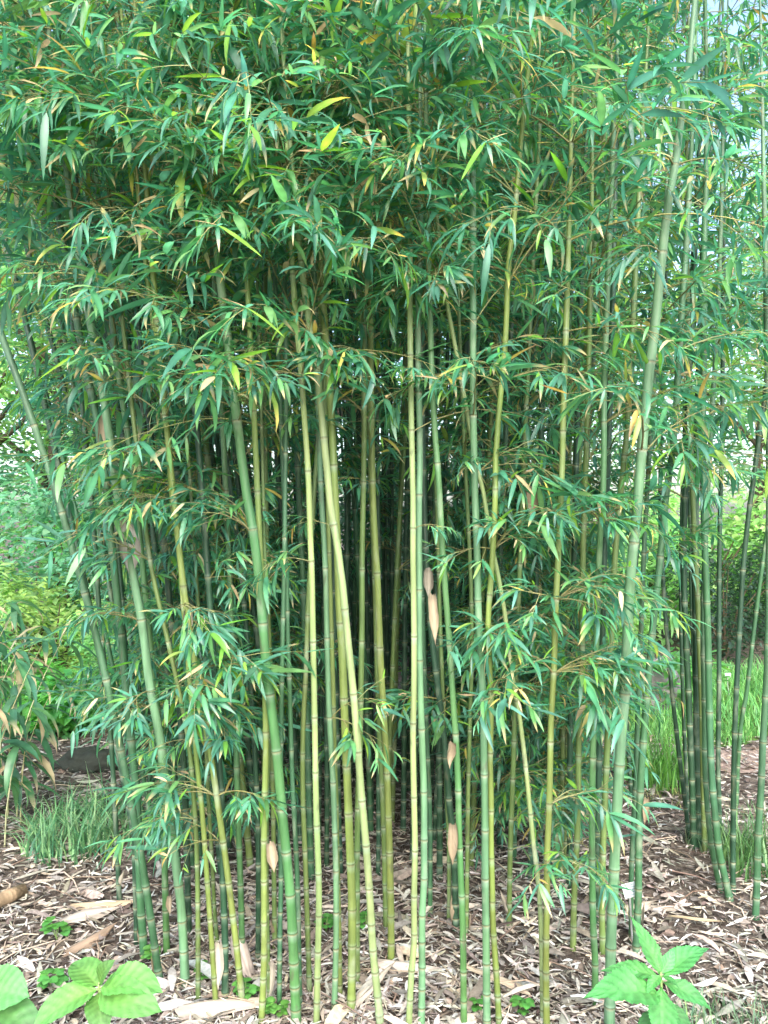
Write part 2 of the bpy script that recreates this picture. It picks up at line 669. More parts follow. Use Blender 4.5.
# label | width px | kind | lean | points | heroes | sheaths
T = [
 ('slim olive culm leaning far out to the left edge of the grove', 7.5, 'm', -.02,
  [(162, 985), (145, 880), (135, 824), (118, 735), (103, 665), (90, 612), (74, 555), (60, 505), (44, 455), (27, 405), (14, 368), (3, 340), (-20, 270)], [], []),
 ('short dark thin culm just inside the leftmost leaning culm', 5, 'd', .0,
  [(120, 903), (117, 850), (112, 755), (107, 690), (100, 618), (96, 560), (92, 505), (86, 440), (78, 370)], [], []),
 ('narrow dark green culm pressed against its thicker twin beside the leftmost leaning culm', 5, 'd', .03,
  [(137, 946), (135, 880), (133, 800), (128, 700), (122, 600), (115, 520), (108, 440), (98, 360)], [], []),
 ('thick dark green culm of the twin pair beside the leftmost leaning culm', 8, 'm', .0,
  [(145, 957), (140, 890), (137, 800), (132, 750), (127, 700), (122, 645), (116, 585), (108, 506), (102, 450), (95, 410), (86, 370), (75, 310)],
  [(480, PI, .9, True)], [(416, 1.5, 1.0, .15)]),
 ('pale green thick leaning culm with a big white dry sheath hanging at its upper part', 9, 'b', -.03,
  [(186, 985), (182, 918), (177, 873), (174, 850), (167, 797), (161, 744), (149, 680), (143, 630), (136, 590), (128, 550), (119, 505), (110, 440), (101, 380), (90, 320)],
  [(640, PI + .4, .85, True), (680, -2.2, .8, True)], [(522, 1.2, 1.31, .1)]),
 ('green culm with its foot right behind the pale leaning culm at left', 6.5, 'g', .02,
  [(167, 954), (165, 880), (163, 800), (158, 720), (152, 660), (146, 600), (140, 540), (134, 480), (124, 410), (117, 360)], [], [(900, 1.2, .8, .1)]),
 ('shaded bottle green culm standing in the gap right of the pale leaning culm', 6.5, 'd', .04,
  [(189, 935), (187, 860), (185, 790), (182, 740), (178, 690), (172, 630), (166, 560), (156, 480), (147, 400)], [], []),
 ('very thin dark culm between the twin pair and the pale leaning culm', 4, 'd', .04,
  [(149, 860), (149, 800), (150, 700), (147, 640), (142, 560), (136, 470)], [], []),
 ('dark green culm behind the hanging leaves right of the pale leaning culm', 6, 'd', .03,
  [(179, 885), (176, 810), (173, 750), (168, 680), (160, 600), (150, 500)], [], []),
 ('thin straight olive culm rising left of the white sheath on the ground', 5.2, 'o', .0,
  [(198, 1003), (198, 930), (197, 860), (194, 800), (189, 745), (180, 695), (170, 650), (151, 566), (143, 500), (137, 450), (130, 390)], [], []),
 ('slender yellowish culm bowing left from beside the white ground sheath', 5.5, 'y', -.02,
  [(217, 1008), (210, 920), (205, 850), (202, 810), (197, 765), (193, 715), (187, 650), (183, 600), (179, 550), (172, 500), (167, 435), (159, 370), (150, 300)],
  [(600, -1.0, .9, True), (520, -2.0, .8, True)], [(610, 1.2, .9, .2)]),
 ('stout shaded green culm directly behind the white ground sheath', 7, 'd', .02,
  [(225, 1006), (225, 940), (223, 880), (222, 820), (218, 740), (213, 650), (207, 560)], [(700, -1.2, .8, True)], [(945, -1.2, 1.05, .1)]),
 ('little thin olive culm squeezed left of the white ground sheath', 4.2, 'o', .02,
  [(218, 942), (214, 900), (212, 860), (208, 790), (204, 700), (198, 600)], [], []),
 ('yellow green culm slanting left and carrying the lowest leafy spray on the left', 6.5, 'y', -.03,
  [(244, 1007), (238, 960), (232, 910), (226, 862), (218, 805), (210, 750), (201, 700), (193, 650), (184, 590), (176, 520)],
  [(812, -.5, .85, True), (800, -2.4, .9, True), (760, PI + .3, .7, True)], []),
 ('green culm rising behind the lowest leafy spray on the left', 6.2, 'g', .03,
  [(243, 976), (241, 900), (239, 840), (237, 780), (236, 730), (233, 650), (229, 560)], [(700, -.8, .8, True)], []),
 ('bright yellow culm closest on the left of the thick bending green culm', 6.6, 'y', -.01,
  [(261, 1022), (264, 960), (264, 900), (264, 840), (265, 790), (266, 740), (265, 690), (263, 620), (260, 550)], [], [(838, 1.3, 1.1, .05)]),
 ('thin olive culm touching the right side of the bright yellow culm', 4, 'o', .0,
  [(269, 1010), (268, 950), (267, 900), (267, 830), (268, 760), (268, 680), (266, 600)], [], [(960, 1.2, 1.0, .1)]),
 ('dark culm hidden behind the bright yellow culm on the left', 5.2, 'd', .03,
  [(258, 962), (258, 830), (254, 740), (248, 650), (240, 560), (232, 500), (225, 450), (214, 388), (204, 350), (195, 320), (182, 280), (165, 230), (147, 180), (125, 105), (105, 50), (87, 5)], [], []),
 ('olive culm in the narrow slot between bright yellow culm and thick bending culm', 5, 'o', .03,
  [(275, 948), (274, 880), (273, 800), (271, 700), (268, 600)], [], []),
 ('blue green slim culm hugging the thick bending culm on its left', 5.2, 'm', .01,
  [(279, 1009), (280, 930), (281, 880), (280, 820), (281, 740), (282, 660), (284, 580), (285, 500), (286, 410), (286, 340), (284, 250)], [], []),
 ('thickest bright green culm left of centre bending left as it rises', 10, 'g', -.03,
  [(297, 1026), (294, 965), (291, 905), (286, 850), (282, 810), (277, 755), (271, 705), (266, 665), (261, 600), (257, 560), (252, 525), (245, 485), (240, 445), (234, 395), (228, 345), (224, 310), (218, 260), (213, 200), (207, 120), (203, 60), (200, 0)],
  [(330, -2.6, .8, True)], []),
 ('thin green culm hugging the right side of the thick bending culm', 5.2, 'm', .02,
  [(300, 1009), (299, 960), (298, 900), (296, 850), (294, 815), (292, 770), (290, 705), (288, 640), (286, 560), (283, 470)], [], []),
 ('slim pale olive culm left of the whitish jointed culm', 5.4, 'o', .01,
  [(310, 995), (306, 880), (303, 800), (303, 730), (306, 670), (308, 610), (311, 550), (314, 495), (319, 425), (322, 340)], [], []),
 ('pale yellow jointed culm with evenly spaced bumps left of the crossing pair', 6.4, 'p', -.02,
  [(316, 1028), (318, 950), (319, 900), (318, 860), (316, 800), (315, 740), (314, 690), (313, 640), (312, 580), (310, 530), (308, 470), (304, 415), (301, 370), (296, 320), (292, 260), (289, 190)],
  [(600, -2.2, .75, True), (345, -2.5, .9, True), (330, -1.0, .9, True)], []),
 ('grey green slim culm second to the left of the crossing pair', 6, 'b', .0,
  [(334, 1009), (336, 940), (336, 880), (335, 840), (333, 780), (330, 730), (328, 680), (327, 640), (326, 590), (324, 540), (321, 490), (319, 430)], [], []),
 ('olive culm half hidden behind the grey green slim culm left of the crossing pair', 5.4, 'y', .02,
  [(340, 997), (339, 930), (337, 860), (336, 800), (334, 740), (333, 690), (331, 620), (329, 550), (327, 470)], [], []),
 ('stout yellow green culm of the crossing pair standing upright', 8.6, 'y', .0,
  [(351, 1012), (352, 960), (352, 900), (350, 850), (348, 800), (346, 750), (344, 700), (342, 650), (339, 600), (338, 560), (336, 520), (333, 450), (330, 395), (326, 340), (322, 290), (318, 230)],
  [(340, -1.2, .9, True)], []),
 ('pale culm of the crossing pair leaning left across its upright neighbour', 7.8, 'p', -.02,
  [(382, 1030), (378, 1000), (373, 950), (370, 900), (366, 845), (361, 790), (358, 750), (354, 700), (349, 650), (344, 600), (341, 570), (336, 538), (331, 510), (327, 470), (322, 420), (317, 370), (313, 340), (307, 310), (301, 260), (295, 200)],
  [(345, -.7, .95, True), (350, -2.0, .9, True), (560, 2.8, .5, True)], []),
 ('olive yellow culm behind the leaning pale culm of the crossing pair', 6.2, 'o', .02,
  [(357, 985), (357, 920), (357, 860), (358, 800), (360, 740), (361, 680), (362, 620), (362, 560), (363, 510), (364, 450), (364, 380), (364, 280), (363, 200)], [], []),
 ('golden olive culm standing alone at the edge of the dark opening', 7.2, 'y', .02,
  [(391, 964), (391, 920), (390, 870), (388, 800), (385, 735), (381, 670), (379, 620), (377, 570), (374, 525), (372, 460), (371, 380), (370, 300)], [(520, -2.6, .6, True)], []),
 ('thin golden culm pressed to the left of the golden olive culm', 5, 'o', .04,
  [(386, 930), (384, 850), (382, 790), (379, 730), (377, 680), (375, 600), (372, 520)], [], []),
 ('straight pale yellow culm left of the twin blue green culm at picture centre', 6.4, 'p', -.01,
  [(408, 1030), (411, 980), (414, 940), (414, 900), (415, 850), (414, 800), (413, 740), (414, 680), (414, 620), (413, 560), (413, 500), (412, 450), (411, 400), (410, 330), (410, 270), (411, 200), (409, 130), (408, 60), (408, 0)],
  [(290, -.9, 1.0, True), (480, -.8, .5, True)], []),
 ('blue green culm twinned with the straight pale yellow culm at picture centre', 7.2, 'b', .0,
  [(421, 1028), (422, 980), (422, 920), (424, 880), (424, 850), (424, 800), (422, 740), (420, 680), (419, 620), (419, 560), (419, 500), (420, 450), (419, 400), (418, 340), (419, 300), (421, 200), (420, 120), (420, 40)],
  [(170, -.9, 1.1, True)], []),
 ('fresh green culm leaning left in the middle of the picture with white sheath scars', 6.6, 'g', -.01,
  [(464, 1030), (463, 940), (461, 880), (459, 830), (458, 780), (456, 740), (453, 700), (450, 650), (446, 600), (443, 560), (441, 520), (438, 470), (434, 420), (431, 350), (429, 280), (427, 200), (426, 100)],
  [(415, -2.4, .6, True)], [(590, -2.6, .95, .1), (820, -1.2, .8, .2), (740, -1.1, .7, .15)]),
 ('blue green tall straight culm left of the yellow culm that meets a crossing stem', 7.6, 'b', -.02,
  [(487, 1032), (486, 930), (485, 870), (485, 820), (484, 760), (483, 700), (480, 650), (478, 600), (477, 550), (475, 500), (474, 450), (473, 400), (473, 340), (473, 250), (473, 180), (473, 100), (473, 0)],
  [(90, -1.4, 1.0, True)], []),
 ('yellow culm that meets a thin crossing stem halfway up', 6.2, 'y', -.02,
  [(500, 1030), (497, 985), (493, 925), (492, 880), (491, 840), (491, 800), (490, 760), (491, 700), (489, 660), (488, 620), (491, 580), (494, 530), (495, 500), (496, 450), (499, 410), (503, 370), (506, 335), (508, 270), (514, 220), (517, 185), (522, 130), (526, 90), (532, 40)],
  [(370, -.5, 1.0, True), (360, -2.3, .8, True), (480, .3, .8, True), (120, -1.2, 1.0, True), (225, .1, .9, True)], []),
 ('thin pale stem crossing behind the yellow culm and slanting down to the right', 5, 'p', .0,
  [(543, 1022), (541, 930), (538, 880), (533, 840), (527, 780), (520, 720), (512, 675), (508, 640), (503, 600), (497, 570), (490, 535), (485, 500), (478, 470), (471, 435), (463, 390), (455, 345), (448, 310), (443, 270)],
  [(430, -2.0, .6, True)], []),
 ('slim olive culm behind the blue green tall straight culm', 4.6, 'o', .03,
  [(466, 936), (467, 880), (468, 800), (470, 720), (472, 640), (470, 560), (466, 480)], [], []),
 ('dark green leaning culm left of the fresh green culm in the middle', 6.8, 'd', .03,
  [(456, 930), (454, 850), (449, 800), (444, 740), (437, 680), (432, 640), (427, 580), (424, 500), (422, 420)], [], [(570, .5, 1.1, 0)]),
 ('olive thin culm left of the dark green leaning culm in the middle', 4.6, 'o', .03,
  [(449, 925), (449, 850), (446, 780), (443, 700), (440, 620), (438, 540)], [], []),
 ('dull green culm right behind the twin blue green culm at picture centre', 5, 'm', .04,
  [(430, 918), (430, 820), (427, 740), (424, 660), (422, 580), (422, 480)], [], []),
 ('orange tinted yellow culm wearing two leafy collars right of centre', 6.6, 'y', -.01,
  [(547, 1030), (546, 980), (546, 940), (547, 900), (547, 860), (549, 810), (550, 770), (551, 720), (554, 665), (556, 600), (559, 540), (562, 470), (564, 390), (567, 300)],
  [(700, -.7, 1.0, True), (705, -2.3, 1.0, True), (695, .2, .95, True), (592, -.6, 1.0, True), (590, .25, 1.0, True), (585, -2.4, .9, True), (500, -.2, .9, True), (500, -2.2, .8, True)], []),
 ('olive culm wrapped low down by a drooping star of leaves', 6.2, 'o', .02,
  [(573, 950), (574, 900), (577, 840), (578, 800), (579, 730), (582, 680), (582, 600), (584, 520), (587, 430)],
  [(850, -1.1, .65, True), (845, -2.3, .65, True), (850, -.3, .55, True)], []),
 ('pale green culm just left of a dark and an olive culm under the right leaves', 6.6, 'g', .0,
  [(595, 1004), (595, 960), (593, 920), (592, 830), (593, 750), (595, 680), (597, 620), (599, 560), (601, 520), (604, 470), (604, 400), (607, 300), (611, 200), (614, 120), (617, 60), (618, 0)],
  [(390, -.7, 1.0, True), (480, -.5, .8, True)], []),
 ('dark green culm between a pale green and an olive one under right leaves', 7, 'd', .03,
  [(598, 927), (598, 850), (598, 800), (600, 720), (602, 640), (604, 560), (607, 480), (610, 400)], [(470, -1.2, .8, True)], []),
 ('olive culm with even joints left of the thickest pale culm on the right', 6.4, 'o', .02,
  [(603, 954), (602, 900), (603, 850), (605, 800), (607, 750), (609, 700), (611, 650), (613, 590), (617, 530), (622, 480), (627, 430), (630, 380), (634, 300)], [(420, -.9, .9, True)], []),
 ('thickest pale grey green culm leaning right out of the top of the picture', 10.6, 'b', -.02,
  [(609, 1030), (611, 940), (613, 900), (615, 850), (618, 790), (621, 740), (625, 690), (627, 640), (629, 600), (633, 550), (637, 508), (642, 450), (646, 405), (650, 365), (654, 335), (661, 265), (668, 205), (675, 165), (683, 105), (688, 70), (692, 30), (696, -10)],
  [(300, -2.6, 1.0, True), (180, -2.4, 1.0, True), (170, -.6, 1.0, True)], []),
 ('slim green culm behind the small white plant label', 5.2, 'm', .01,
  [(632, 942), (631, 890), (633, 835), (636, 770), (638, 700), (640, 660), (642, 600), (645, 530), (649, 460), (653, 390), (659, 310)], [], []),
 ('dark green culm at the right grove edge just right of the white plant label', 7.2, 'm', .01,
  [(635, 957), (638, 905), (639, 840), (641, 775), (645, 720), (649, 670), (655, 605), (660, 560), (665, 505), (670, 470), (674, 440), (677, 390), (681, 320), (686, 250)], [(480, -.4, .8, True)], [(800, 1.0, .6, .1)]),
 ('short thin olive culm behind the star of leaves low on the right', 4.4, 'o', .03,
  [(561, 880), (562, 800), (563, 730), (566, 650), (570, 560)], [], []),
 ('dark green culm in the shade right of the yellow culm with leafy collars', 6, 'd', .03,
  [(569, 888), (570, 820), (570, 750), (571, 680), (573, 600), (575, 520)], [], []),
 ('thin nearly black culm close right of the thickest pale culm on the right', 4, 'd', .05,
  [(632, 803), (628, 740), (627, 680), (633, 600), (640, 520), (646, 420)], [], []),
 ('mottled yellow culm half covered by leaves right of the crossing yellow culm', 5.4, 'o', .02,
  [(509, 930), (510, 860), (512, 800), (514, 740), (517, 640), (521, 540)], [(780, -1.0, .9, True), (860, -.3, .7, True), (700, -.9, .9, True), (620, -1.4, .9, True)], [(508, 1.3, 1.2, .1)]),
]
for i, (lab, w, kind, lean, pts, heroes, sheaths) in enumerate(T):
    rng = random.Random(1000 + i)
    path = trace(pts, lean, rng)
    d0 = ground_depth(pts[0][1])
    bamboo(lab, FR, path, w * .95 / 2 / F * d0, kind, rng, 'F', .7 if w > 10 else .95, heroes, sheaths, thick_top=w < 10)

# the small clump on the right
RC = [
 ('dark thin culm farthest left in the small right clump', 4.2, 'd', .03, [(690, 839), (686, 810), (681, 770), (674, 710), (669, 660), (663, 580), (660, 500), (662, 400)]),
 ('blackish thin culm second from left in the small right clump', 3.6, 'd', .05, [(688, 812), (686, 770), (683, 700), (681, 620), (681, 540), (684, 440)]),
 ('jointed green culm with its foot left in the small right clump', 6, 'd', .02, [(694, 848), (693, 820), (692, 780), (690, 730), (688, 680), (686, 640), (684, 580), (685, 500), (688, 400), (692, 320)]),
 ('shaded wide culm base in the middle foot of the small right clump', 7.2, 'd', .03, [(699, 847), (698, 800), (697, 750), (697, 690), (696, 620), (695, 540), (697, 440), (700, 340)]),
 ('olive culm right of the shaded wide base in the small right clump', 5.2, 'o', .02, [(705, 852), (704, 820), (703, 780), (702, 720), (700, 660), (698, 610), (695, 550), (692, 480), (690, 400)]),
 ('thin bowed culm whose foot curves right beside the boldest one of the small clump', 5, 'm', .0, [(723, 892), (714, 860), (709, 825), (705, 770), (704, 700), (703, 620), (706, 530), (711, 430), (717, 330)]),
 ('boldest green culm of the small right clump with a curved foot', 6.6, 'm', .0, [(732, 900), (725, 878), (719, 850), (715, 815), (712, 780), (710, 735), (709, 690), (708, 640), (706, 580), (704, 520), (703, 450), (703, 400), (704, 340), (704, 260), (706, 180)]),
 ('straight slender dark culm right of the boldest one in the small clump', 4.6, 'd', .02, [(720, 842), (719, 800), (718, 760), (719, 690), (719, 600), (720, 520), (722, 430), (723, 330)]),
 ('slim green culm tilting right toward the upper right picture edge', 5, 'd', .0, [(733, 894), (733, 840), (734, 760), (736, 700), (739, 640), (743, 570), (748, 520), (752, 490), (756, 460), (760, 430), (767, 385), (775, 330)]),
 ('thin culm crossing behind the slim tilting one near the right picture edge', 4, 'm', .0, [(736, 805), (738, 765), (741, 725), (747, 690), (751, 655), (757, 605), (763, 560), (770, 510), (776, 440)]),
 ('jointed olive culm at the very right edge of the picture', 6.4, 'm', .0, [(755, 919), (757, 880), (758, 835), (761, 790), (763, 740), (766, 690), (768, 640), (769, 560), (769, 470), (768, 380)]),
 ('dark culm behind the small right clump slanting up to the top right corner', 5, 'd', .06, [(700, 800), (697, 720), (692, 600), (690, 480), (690, 350), (694, 240), (704, 185), (716, 130), (736, 70), (750, 20)]),
]
for i, (lab, w, kind, lean, pts) in enumerate(RC):
    rng = random.Random(2000 + i)
    path = trace(pts, lean, rng)
    bamboo(lab, RT, path, w / 2 / F * ground_depth(pts[0][1]), kind, rng, 'R', 1.0)

# the culms deep in the grove, told apart only by being somewhere in the dark
rng = random.Random(5)
spots = []
tries = 0
while len(spots) < 135 and tries < 20000:
    tries += 1
    y = 3.25 + 2.3 * rng.random() ** 1.35
    half = 1.0 + .12 * (y - 3.3) - .35 * max(y - 4.8, 0)
    x = rng.uniform(-1.08, .85) * half
    if all((x - a) ** 2 + (y - b) ** 2 > .105 ** 2 for a, b in spots):
        spots.append((x, y))
for x, y in spots:
    p = Vector((x, y, -.03))
    v = Vector((x * (.17 if x < -.4 else .06) + rng.uniform(-.03, .03), rng.uniform(-.01, .05), 1))
    path = [p]
    top = rng.uniform(4.2, 5.2)
    while path[-1].z < top:
        v.x += rng.uniform(-.012, .012) + x * .004
        path.append(path[-1] + v.normalized() * .22)
    px = pix((x, y, 1.0))[0]
    where = 'left part' if px < 300 else ('middle' if px < 470 else 'right part')
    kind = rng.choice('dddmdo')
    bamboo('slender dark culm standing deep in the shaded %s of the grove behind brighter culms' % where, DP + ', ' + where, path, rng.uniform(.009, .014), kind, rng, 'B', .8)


# ------------------------------------------------------------------ ground
def ground_material():
    m, nt, out = new_mat('soil_and_litter')
    L = nt.links.new
    tc = N(nt, 'ShaderNodeTexCoord')
    n1 = N(nt, 'ShaderNodeTexNoise'); n1.inputs['Scale'].default_value = 26; n1.inputs['Detail'].default_value = 8; n1.inputs['Roughness'].default_value = .7
    n2 = N(nt, 'ShaderNodeTexNoise'); n2.inputs['Scale'].default_value = 1.6; n2.inputs['Detail'].default_value = 4
    vo = N(nt, 'ShaderNodeTexVoronoi'); vo.inputs['Scale'].default_value = 34
    for n in (n1, n2, vo):
        L(tc.outputs['Object'], n.inputs['Vector'])
    r1 = N(nt, 'ShaderNodeValToRGB')
    r1.color_ramp.elements[0].position = .35; r1.color_ramp.elements[0].color = (.024, .019, .015, 1)
    r1.color_ramp.elements[1].position = .72; r1.color_ramp.elements[1].color = (.15, .12, .098, 1)
    L(n1.outputs['Fac'], r1.inputs['Fac'])
    r2 = N(nt, 'ShaderNodeValToRGB')
    r2.color_ramp.elements[0].position = .3; r2.color_ramp.elements[0].color = (.06, .048, .04, 1)
    r2.color_ramp.elements[1].position = .9; r2.color_ramp.elements[1].color = (.32, .27, .225, 1)
    L(vo.outputs['Color'], r2.inputs['Fac'])
    mx = N(nt, 'ShaderNodeMixRGB'); mx.inputs['Fac'].default_value = .4
    L(r1.outputs['Color'], mx.inputs[1]); L(r2.outputs['Color'], mx.inputs[2])
    bs = N(nt, 'ShaderNodeBsdfPrincipled'); bs.inputs['Roughness'].default_value = .95; bs.inputs['Specular IOR Level'].default_value = .1
    L(mx.outputs['Color'], bs.inputs['Base Color'])
    bp = N(nt, 'ShaderNodeBump'); bp.inputs['Strength'].default_value = .8; bp.inputs['Distance'].default_value = .02
    L(n1.outputs['Fac'], bp.inputs['Height']); L(bp.outputs['Normal'], bs.inputs['Normal'])
    L(bs.outputs['BSDF'], out.inputs['Surface'])
    return m


def ramp_mat(name, c0, c1, scale, rough=.95, bump=.5):
    m, nt, out = new_mat(name)
    L = nt.links.new
    tc = N(nt, 'ShaderNodeTexCoord')
    n1 = N(nt, 'ShaderNodeTexNoise'); n1.inputs['Scale'].default_value = scale; n1.inputs['Detail'].default_value = 7
    L(tc.outputs['Object'], n1.inputs['Vector'])
    r1 = N(nt, 'ShaderNodeValToRGB')
    r1.color_ramp.elements[0].position = .32; r1.color_ramp.elements[0].color = (*c0, 1)
    r1.color_ramp.elements[1].position = .7; r1.color_ramp.elements[1].color = (*c1, 1)
    L(n1.outputs['Fac'], r1.inputs['Fac'])
    bs = N(nt, 'ShaderNodeBsdfPrincipled'); bs.inputs['Roughness'].default_value = rough; bs.inputs['Specular IOR Level'].default_value = .1
    L(r1.outputs['Color'], bs.inputs['Base Color'])
    bp = N(nt, 'ShaderNodeBump'); bp.inputs['Strength'].default_value = bump; bp.inputs['Distance'].default_value = .02
    L(n1.outputs['Fac'], bp.inputs['Height']); L(bp.outputs['Normal'], bs.inputs['Normal'])
    L(bs.outputs['BSDF'], out.inputs['Surface'])
    return m


def sheet(name, poly, z, mat):
    me = bpy.data.meshes.new(name)
    me.from_pydata([(x, y, z) for x, y in poly], [], [tuple(range(len(poly)))])
    me.materials.append(mat)
    o = obj(name, me)
    o['kind'] = 'structure'
    return o


sheet('ground', [(-120, -60), (120, -60), (120, 160), (-120, 160)], 0, ground_material())
LAWN = [(1.15, 5.35), (1.7, 5.15), (2.25, 5.05), (2.6, 5.35), (3.6, 5.2), (6, 5.0), (14, 5), (14, 9.0), (6, 8.2), (3.0, 7.4), (1.6, 7.2), (1.0, 6.6), (.85, 5.8)]
sheet('lawn', LAWN, .004, ramp_mat('lawn_turf', (.035, .075, .018), (.10, .17, .04), 20))
sheet('path', [(1.62, 4.75), (2.0, 4.55), (2.8, 4.5), (7, 4.3), (7, 4.85), (3.0, 4.95), (2.2, 4.98), (1.75, 5.02)], .008, ramp_mat('bark_path', (.14, .10, .085), (.36, .28, .23), 40))

# ------------------------------------------------------------------ leaf litter
def litter(name, n, region, seed, lmin, lmax, cols, zmax, wr=(.10, .28), dens=None):
    g = random.Random(seed)
    mb = MB()
    k = 0
    while k < n:
        x, y = region(g)
        if dens and g.random() > dens(x, y):
            continue
        k += 1
        L = g.uniform(lmin, lmax) * (1 if g.random() < .85 else 1.6)
        W = L * g.uniform(*wr)
        a = g.uniform(0, 2 * PI)
        z = g.uniform(.003, zmax)
        pitch = g.gauss(0, .11)
        roll = g.gauss(0, .45)
        bend = g.uniform(-.5, .4)
        cup = g.uniform(-.5, .7)
        c = vary(g.choice(cols), g, .28)
        m = 4
        vs, cs, fs = [], [], []
        for i in range(m):
            t = i / (m - 1)
            u = (t - .5) * L
            w = W * (.35, 1, .85, .12)[i] / 2
            h = bend * L * .22 * ((t - .5) ** 2 * 4 - 1) + u * math.sin(pitch)
            for s in (-1, 0, 1):
                yy = s * w
                zz = h + abs(s) * w * cup + yy * math.sin(roll)
                X = x + u * math.cos(a) - yy * math.cos(roll) * math.sin(a)
                Y = y + u * math.sin(a) + yy * math.cos(roll) * math.cos(a)
                vs.append(Vector((X, Y, max(z + zz + .004, .002))))
                q = 1.0 + .12 * (1 - abs(s))
                cs.append(tuple(v * q for v in c))
        for i in range(m - 1):
            for s in range(2):
                b = i * 3 + s
                fs.append((b, b + 1, b + 4, b + 3))
        mb.add(vs, fs, cs)
    o = obj(name, mb.mesh(name, M_LITTER))
    o['kind'] = 'stuff'
    return o


def reg_near(g):
    y = 2.05 + 3.2 * g.random() ** 1.5
    x = g.uniform(-.62, .62) * y
    return x, y


LIT = [(.335, .315, .272), (.30, .277, .24), (.385, .367, .325), (.235, .21, .178), (.155, .132, .11), (.35, .31, .24), (.095, .08, .068), (.43, .415, .37)]


def dens_near(x, y):
    k = .5 + .5 * math.sin(x * 3.1 + 1.3 * math.sin(y * 2.3)) * math.sin(y * 4.1 + x)
    base = 1.0 if -.9 < x < .9 else .62
    if x < -.75:
        base = .6
    return base * (.55 + .45 * k)


litter('fallen_bamboo_leaves', 25000, reg_near, 21, .016, .068, LIT, .018, (.08, .20), dens_near)
litter('fallen_sheath_scraps', 1100, reg_near, 22, .06, .15, LIT[:6], .03, (.10, .24), dens_near)
litter('dark_wood_chips', 5000, reg_near, 23, .012, .04, [(.07, .055, .045), (.12, .095, .078), (.20, .165, .14), (.28, .24, .20)], .012, (.3, .7))
litter('straw_crumbs', 14000, reg_near, 24, .008, .034, LIT, .014, (.08, .3))
DARKTWIG = MB()
g = random.Random(77)
for k in range(420):
    x, y = reg_near(g)
    a = g.uniform(0, 2 * PI)
    L = g.uniform(.06, .28)
    p = Vector((x, y, g.uniform(.008, .03)))
    q = p + Vector((math.cos(a), math.sin(a), g.uniform(-.05, .1))) * L
    mid = p.lerp(q, .5) + Vector((g.uniform(-.02, .02), g.uniform(-.02, .02), .008))
    tube(DARKTWIG, [p, mid, q], g.uniform(.0012, .003), vary(g.choice([(.35, .27, .2), (.18, .13, .1), (.5, .42, .33)]), g), 4)
o = obj('fallen_twigs', DARKTWIG.mesh('fallen_twigs', M_LITTER))
o['kind'] = 'stuff'

# larger fallen sheaths and pieces that one can point to
def fallen(label, px, py, L, W, rz, col, curl=1.2, tilt=.06, name='fallen_sheath', seed=1, bend=.06):
    me = make_sheath_mesh(seed, L, W, col, curl, bend)
    p = gpt(px, py)
    o = obj(name, me, None, (p.x, p.y, .022 + W * .12), (PI / 2 - tilt, 0, rz))
    o.rotation_euler = (Matrix.Rotation(rz, 3, 'Z') @ Matrix.Rotation(-PI / 2 + tilt, 3, 'X')).to_euler()
    tag(o, label, 'sheath', 'big dry sheaths lying on the ground')
    return o


fallen('large pale curled sheath on the ground at the bottom left of centre', 178, 1018, .34, .09, -1.35, (.50, .42, .34), 1.4, .02, seed=3)
fallen('broad tan sheath lying flat right of the left leafy plant stem', 60, 930, .22, .07, -.9, (.50, .44, .37), .8, .02, seed=4)
fallen('long brown sheath lying slanted above the left broad leaved plant', 62, 962, .24, .05, -.55, (.34, .25, .18), 1.5, .04, seed=5)
fallen('long beige sheath lying across the bare soil at left', 68, 912, .27, .05, -1.35, (.46, .36, .24), 1.2, .02, seed=6)
fallen('wide whitish sheath on the litter below the golden olive culm', 372, 968, .24, .06, -1.75, (.56, .48, .41), 1.2, .03, seed=7)
fallen('pale wide sheath piece behind the foot of the thickest right culm', 622, 915, .15, .07, -1.2, (.52, .43, .34), 1.1, .05, seed=8)
fallen('straw coloured sheath pointing to the camera below the crossing pair', 352, 1012, .26, .045, -.5, (.56, .49, .40), 1.2, .05, seed=9)
fallen('straw coloured sheath lying below the yellow culm with leafy collars', 530, 1000, .28, .05, .9, (.55, .45, .33), 1.3, .04, seed=10)
fallen('yellowish long sheath lying on the soil right of the white plant label', 668, 922, .20, .022, -1.75, (.40, .32, .20), 1.2, .03, seed=11)
fallen('upright leaning pale sheath propped near the bright yellow culm foot', 250, 985, .17, .06, .7, (.50, .42, .36), 1.1, 1.0, seed=12)

# old split culm piece at the left edge
mb = MB()
p0, p1 = gpt(-12, 915), gpt(24, 898)
tube(mb, [p0 + Vector((0, 0, .03)), p0.lerp(p1, .5) + Vector((0, 0, .034)), p1 + Vector((0, 0, .032))], [.026, .028, .024], (.22, .16, .10), 10, cap=True)
tag(obj('log', mb.mesh('log', M_BARK)), 'short weathered brown log lying at the left picture edge', 'log')


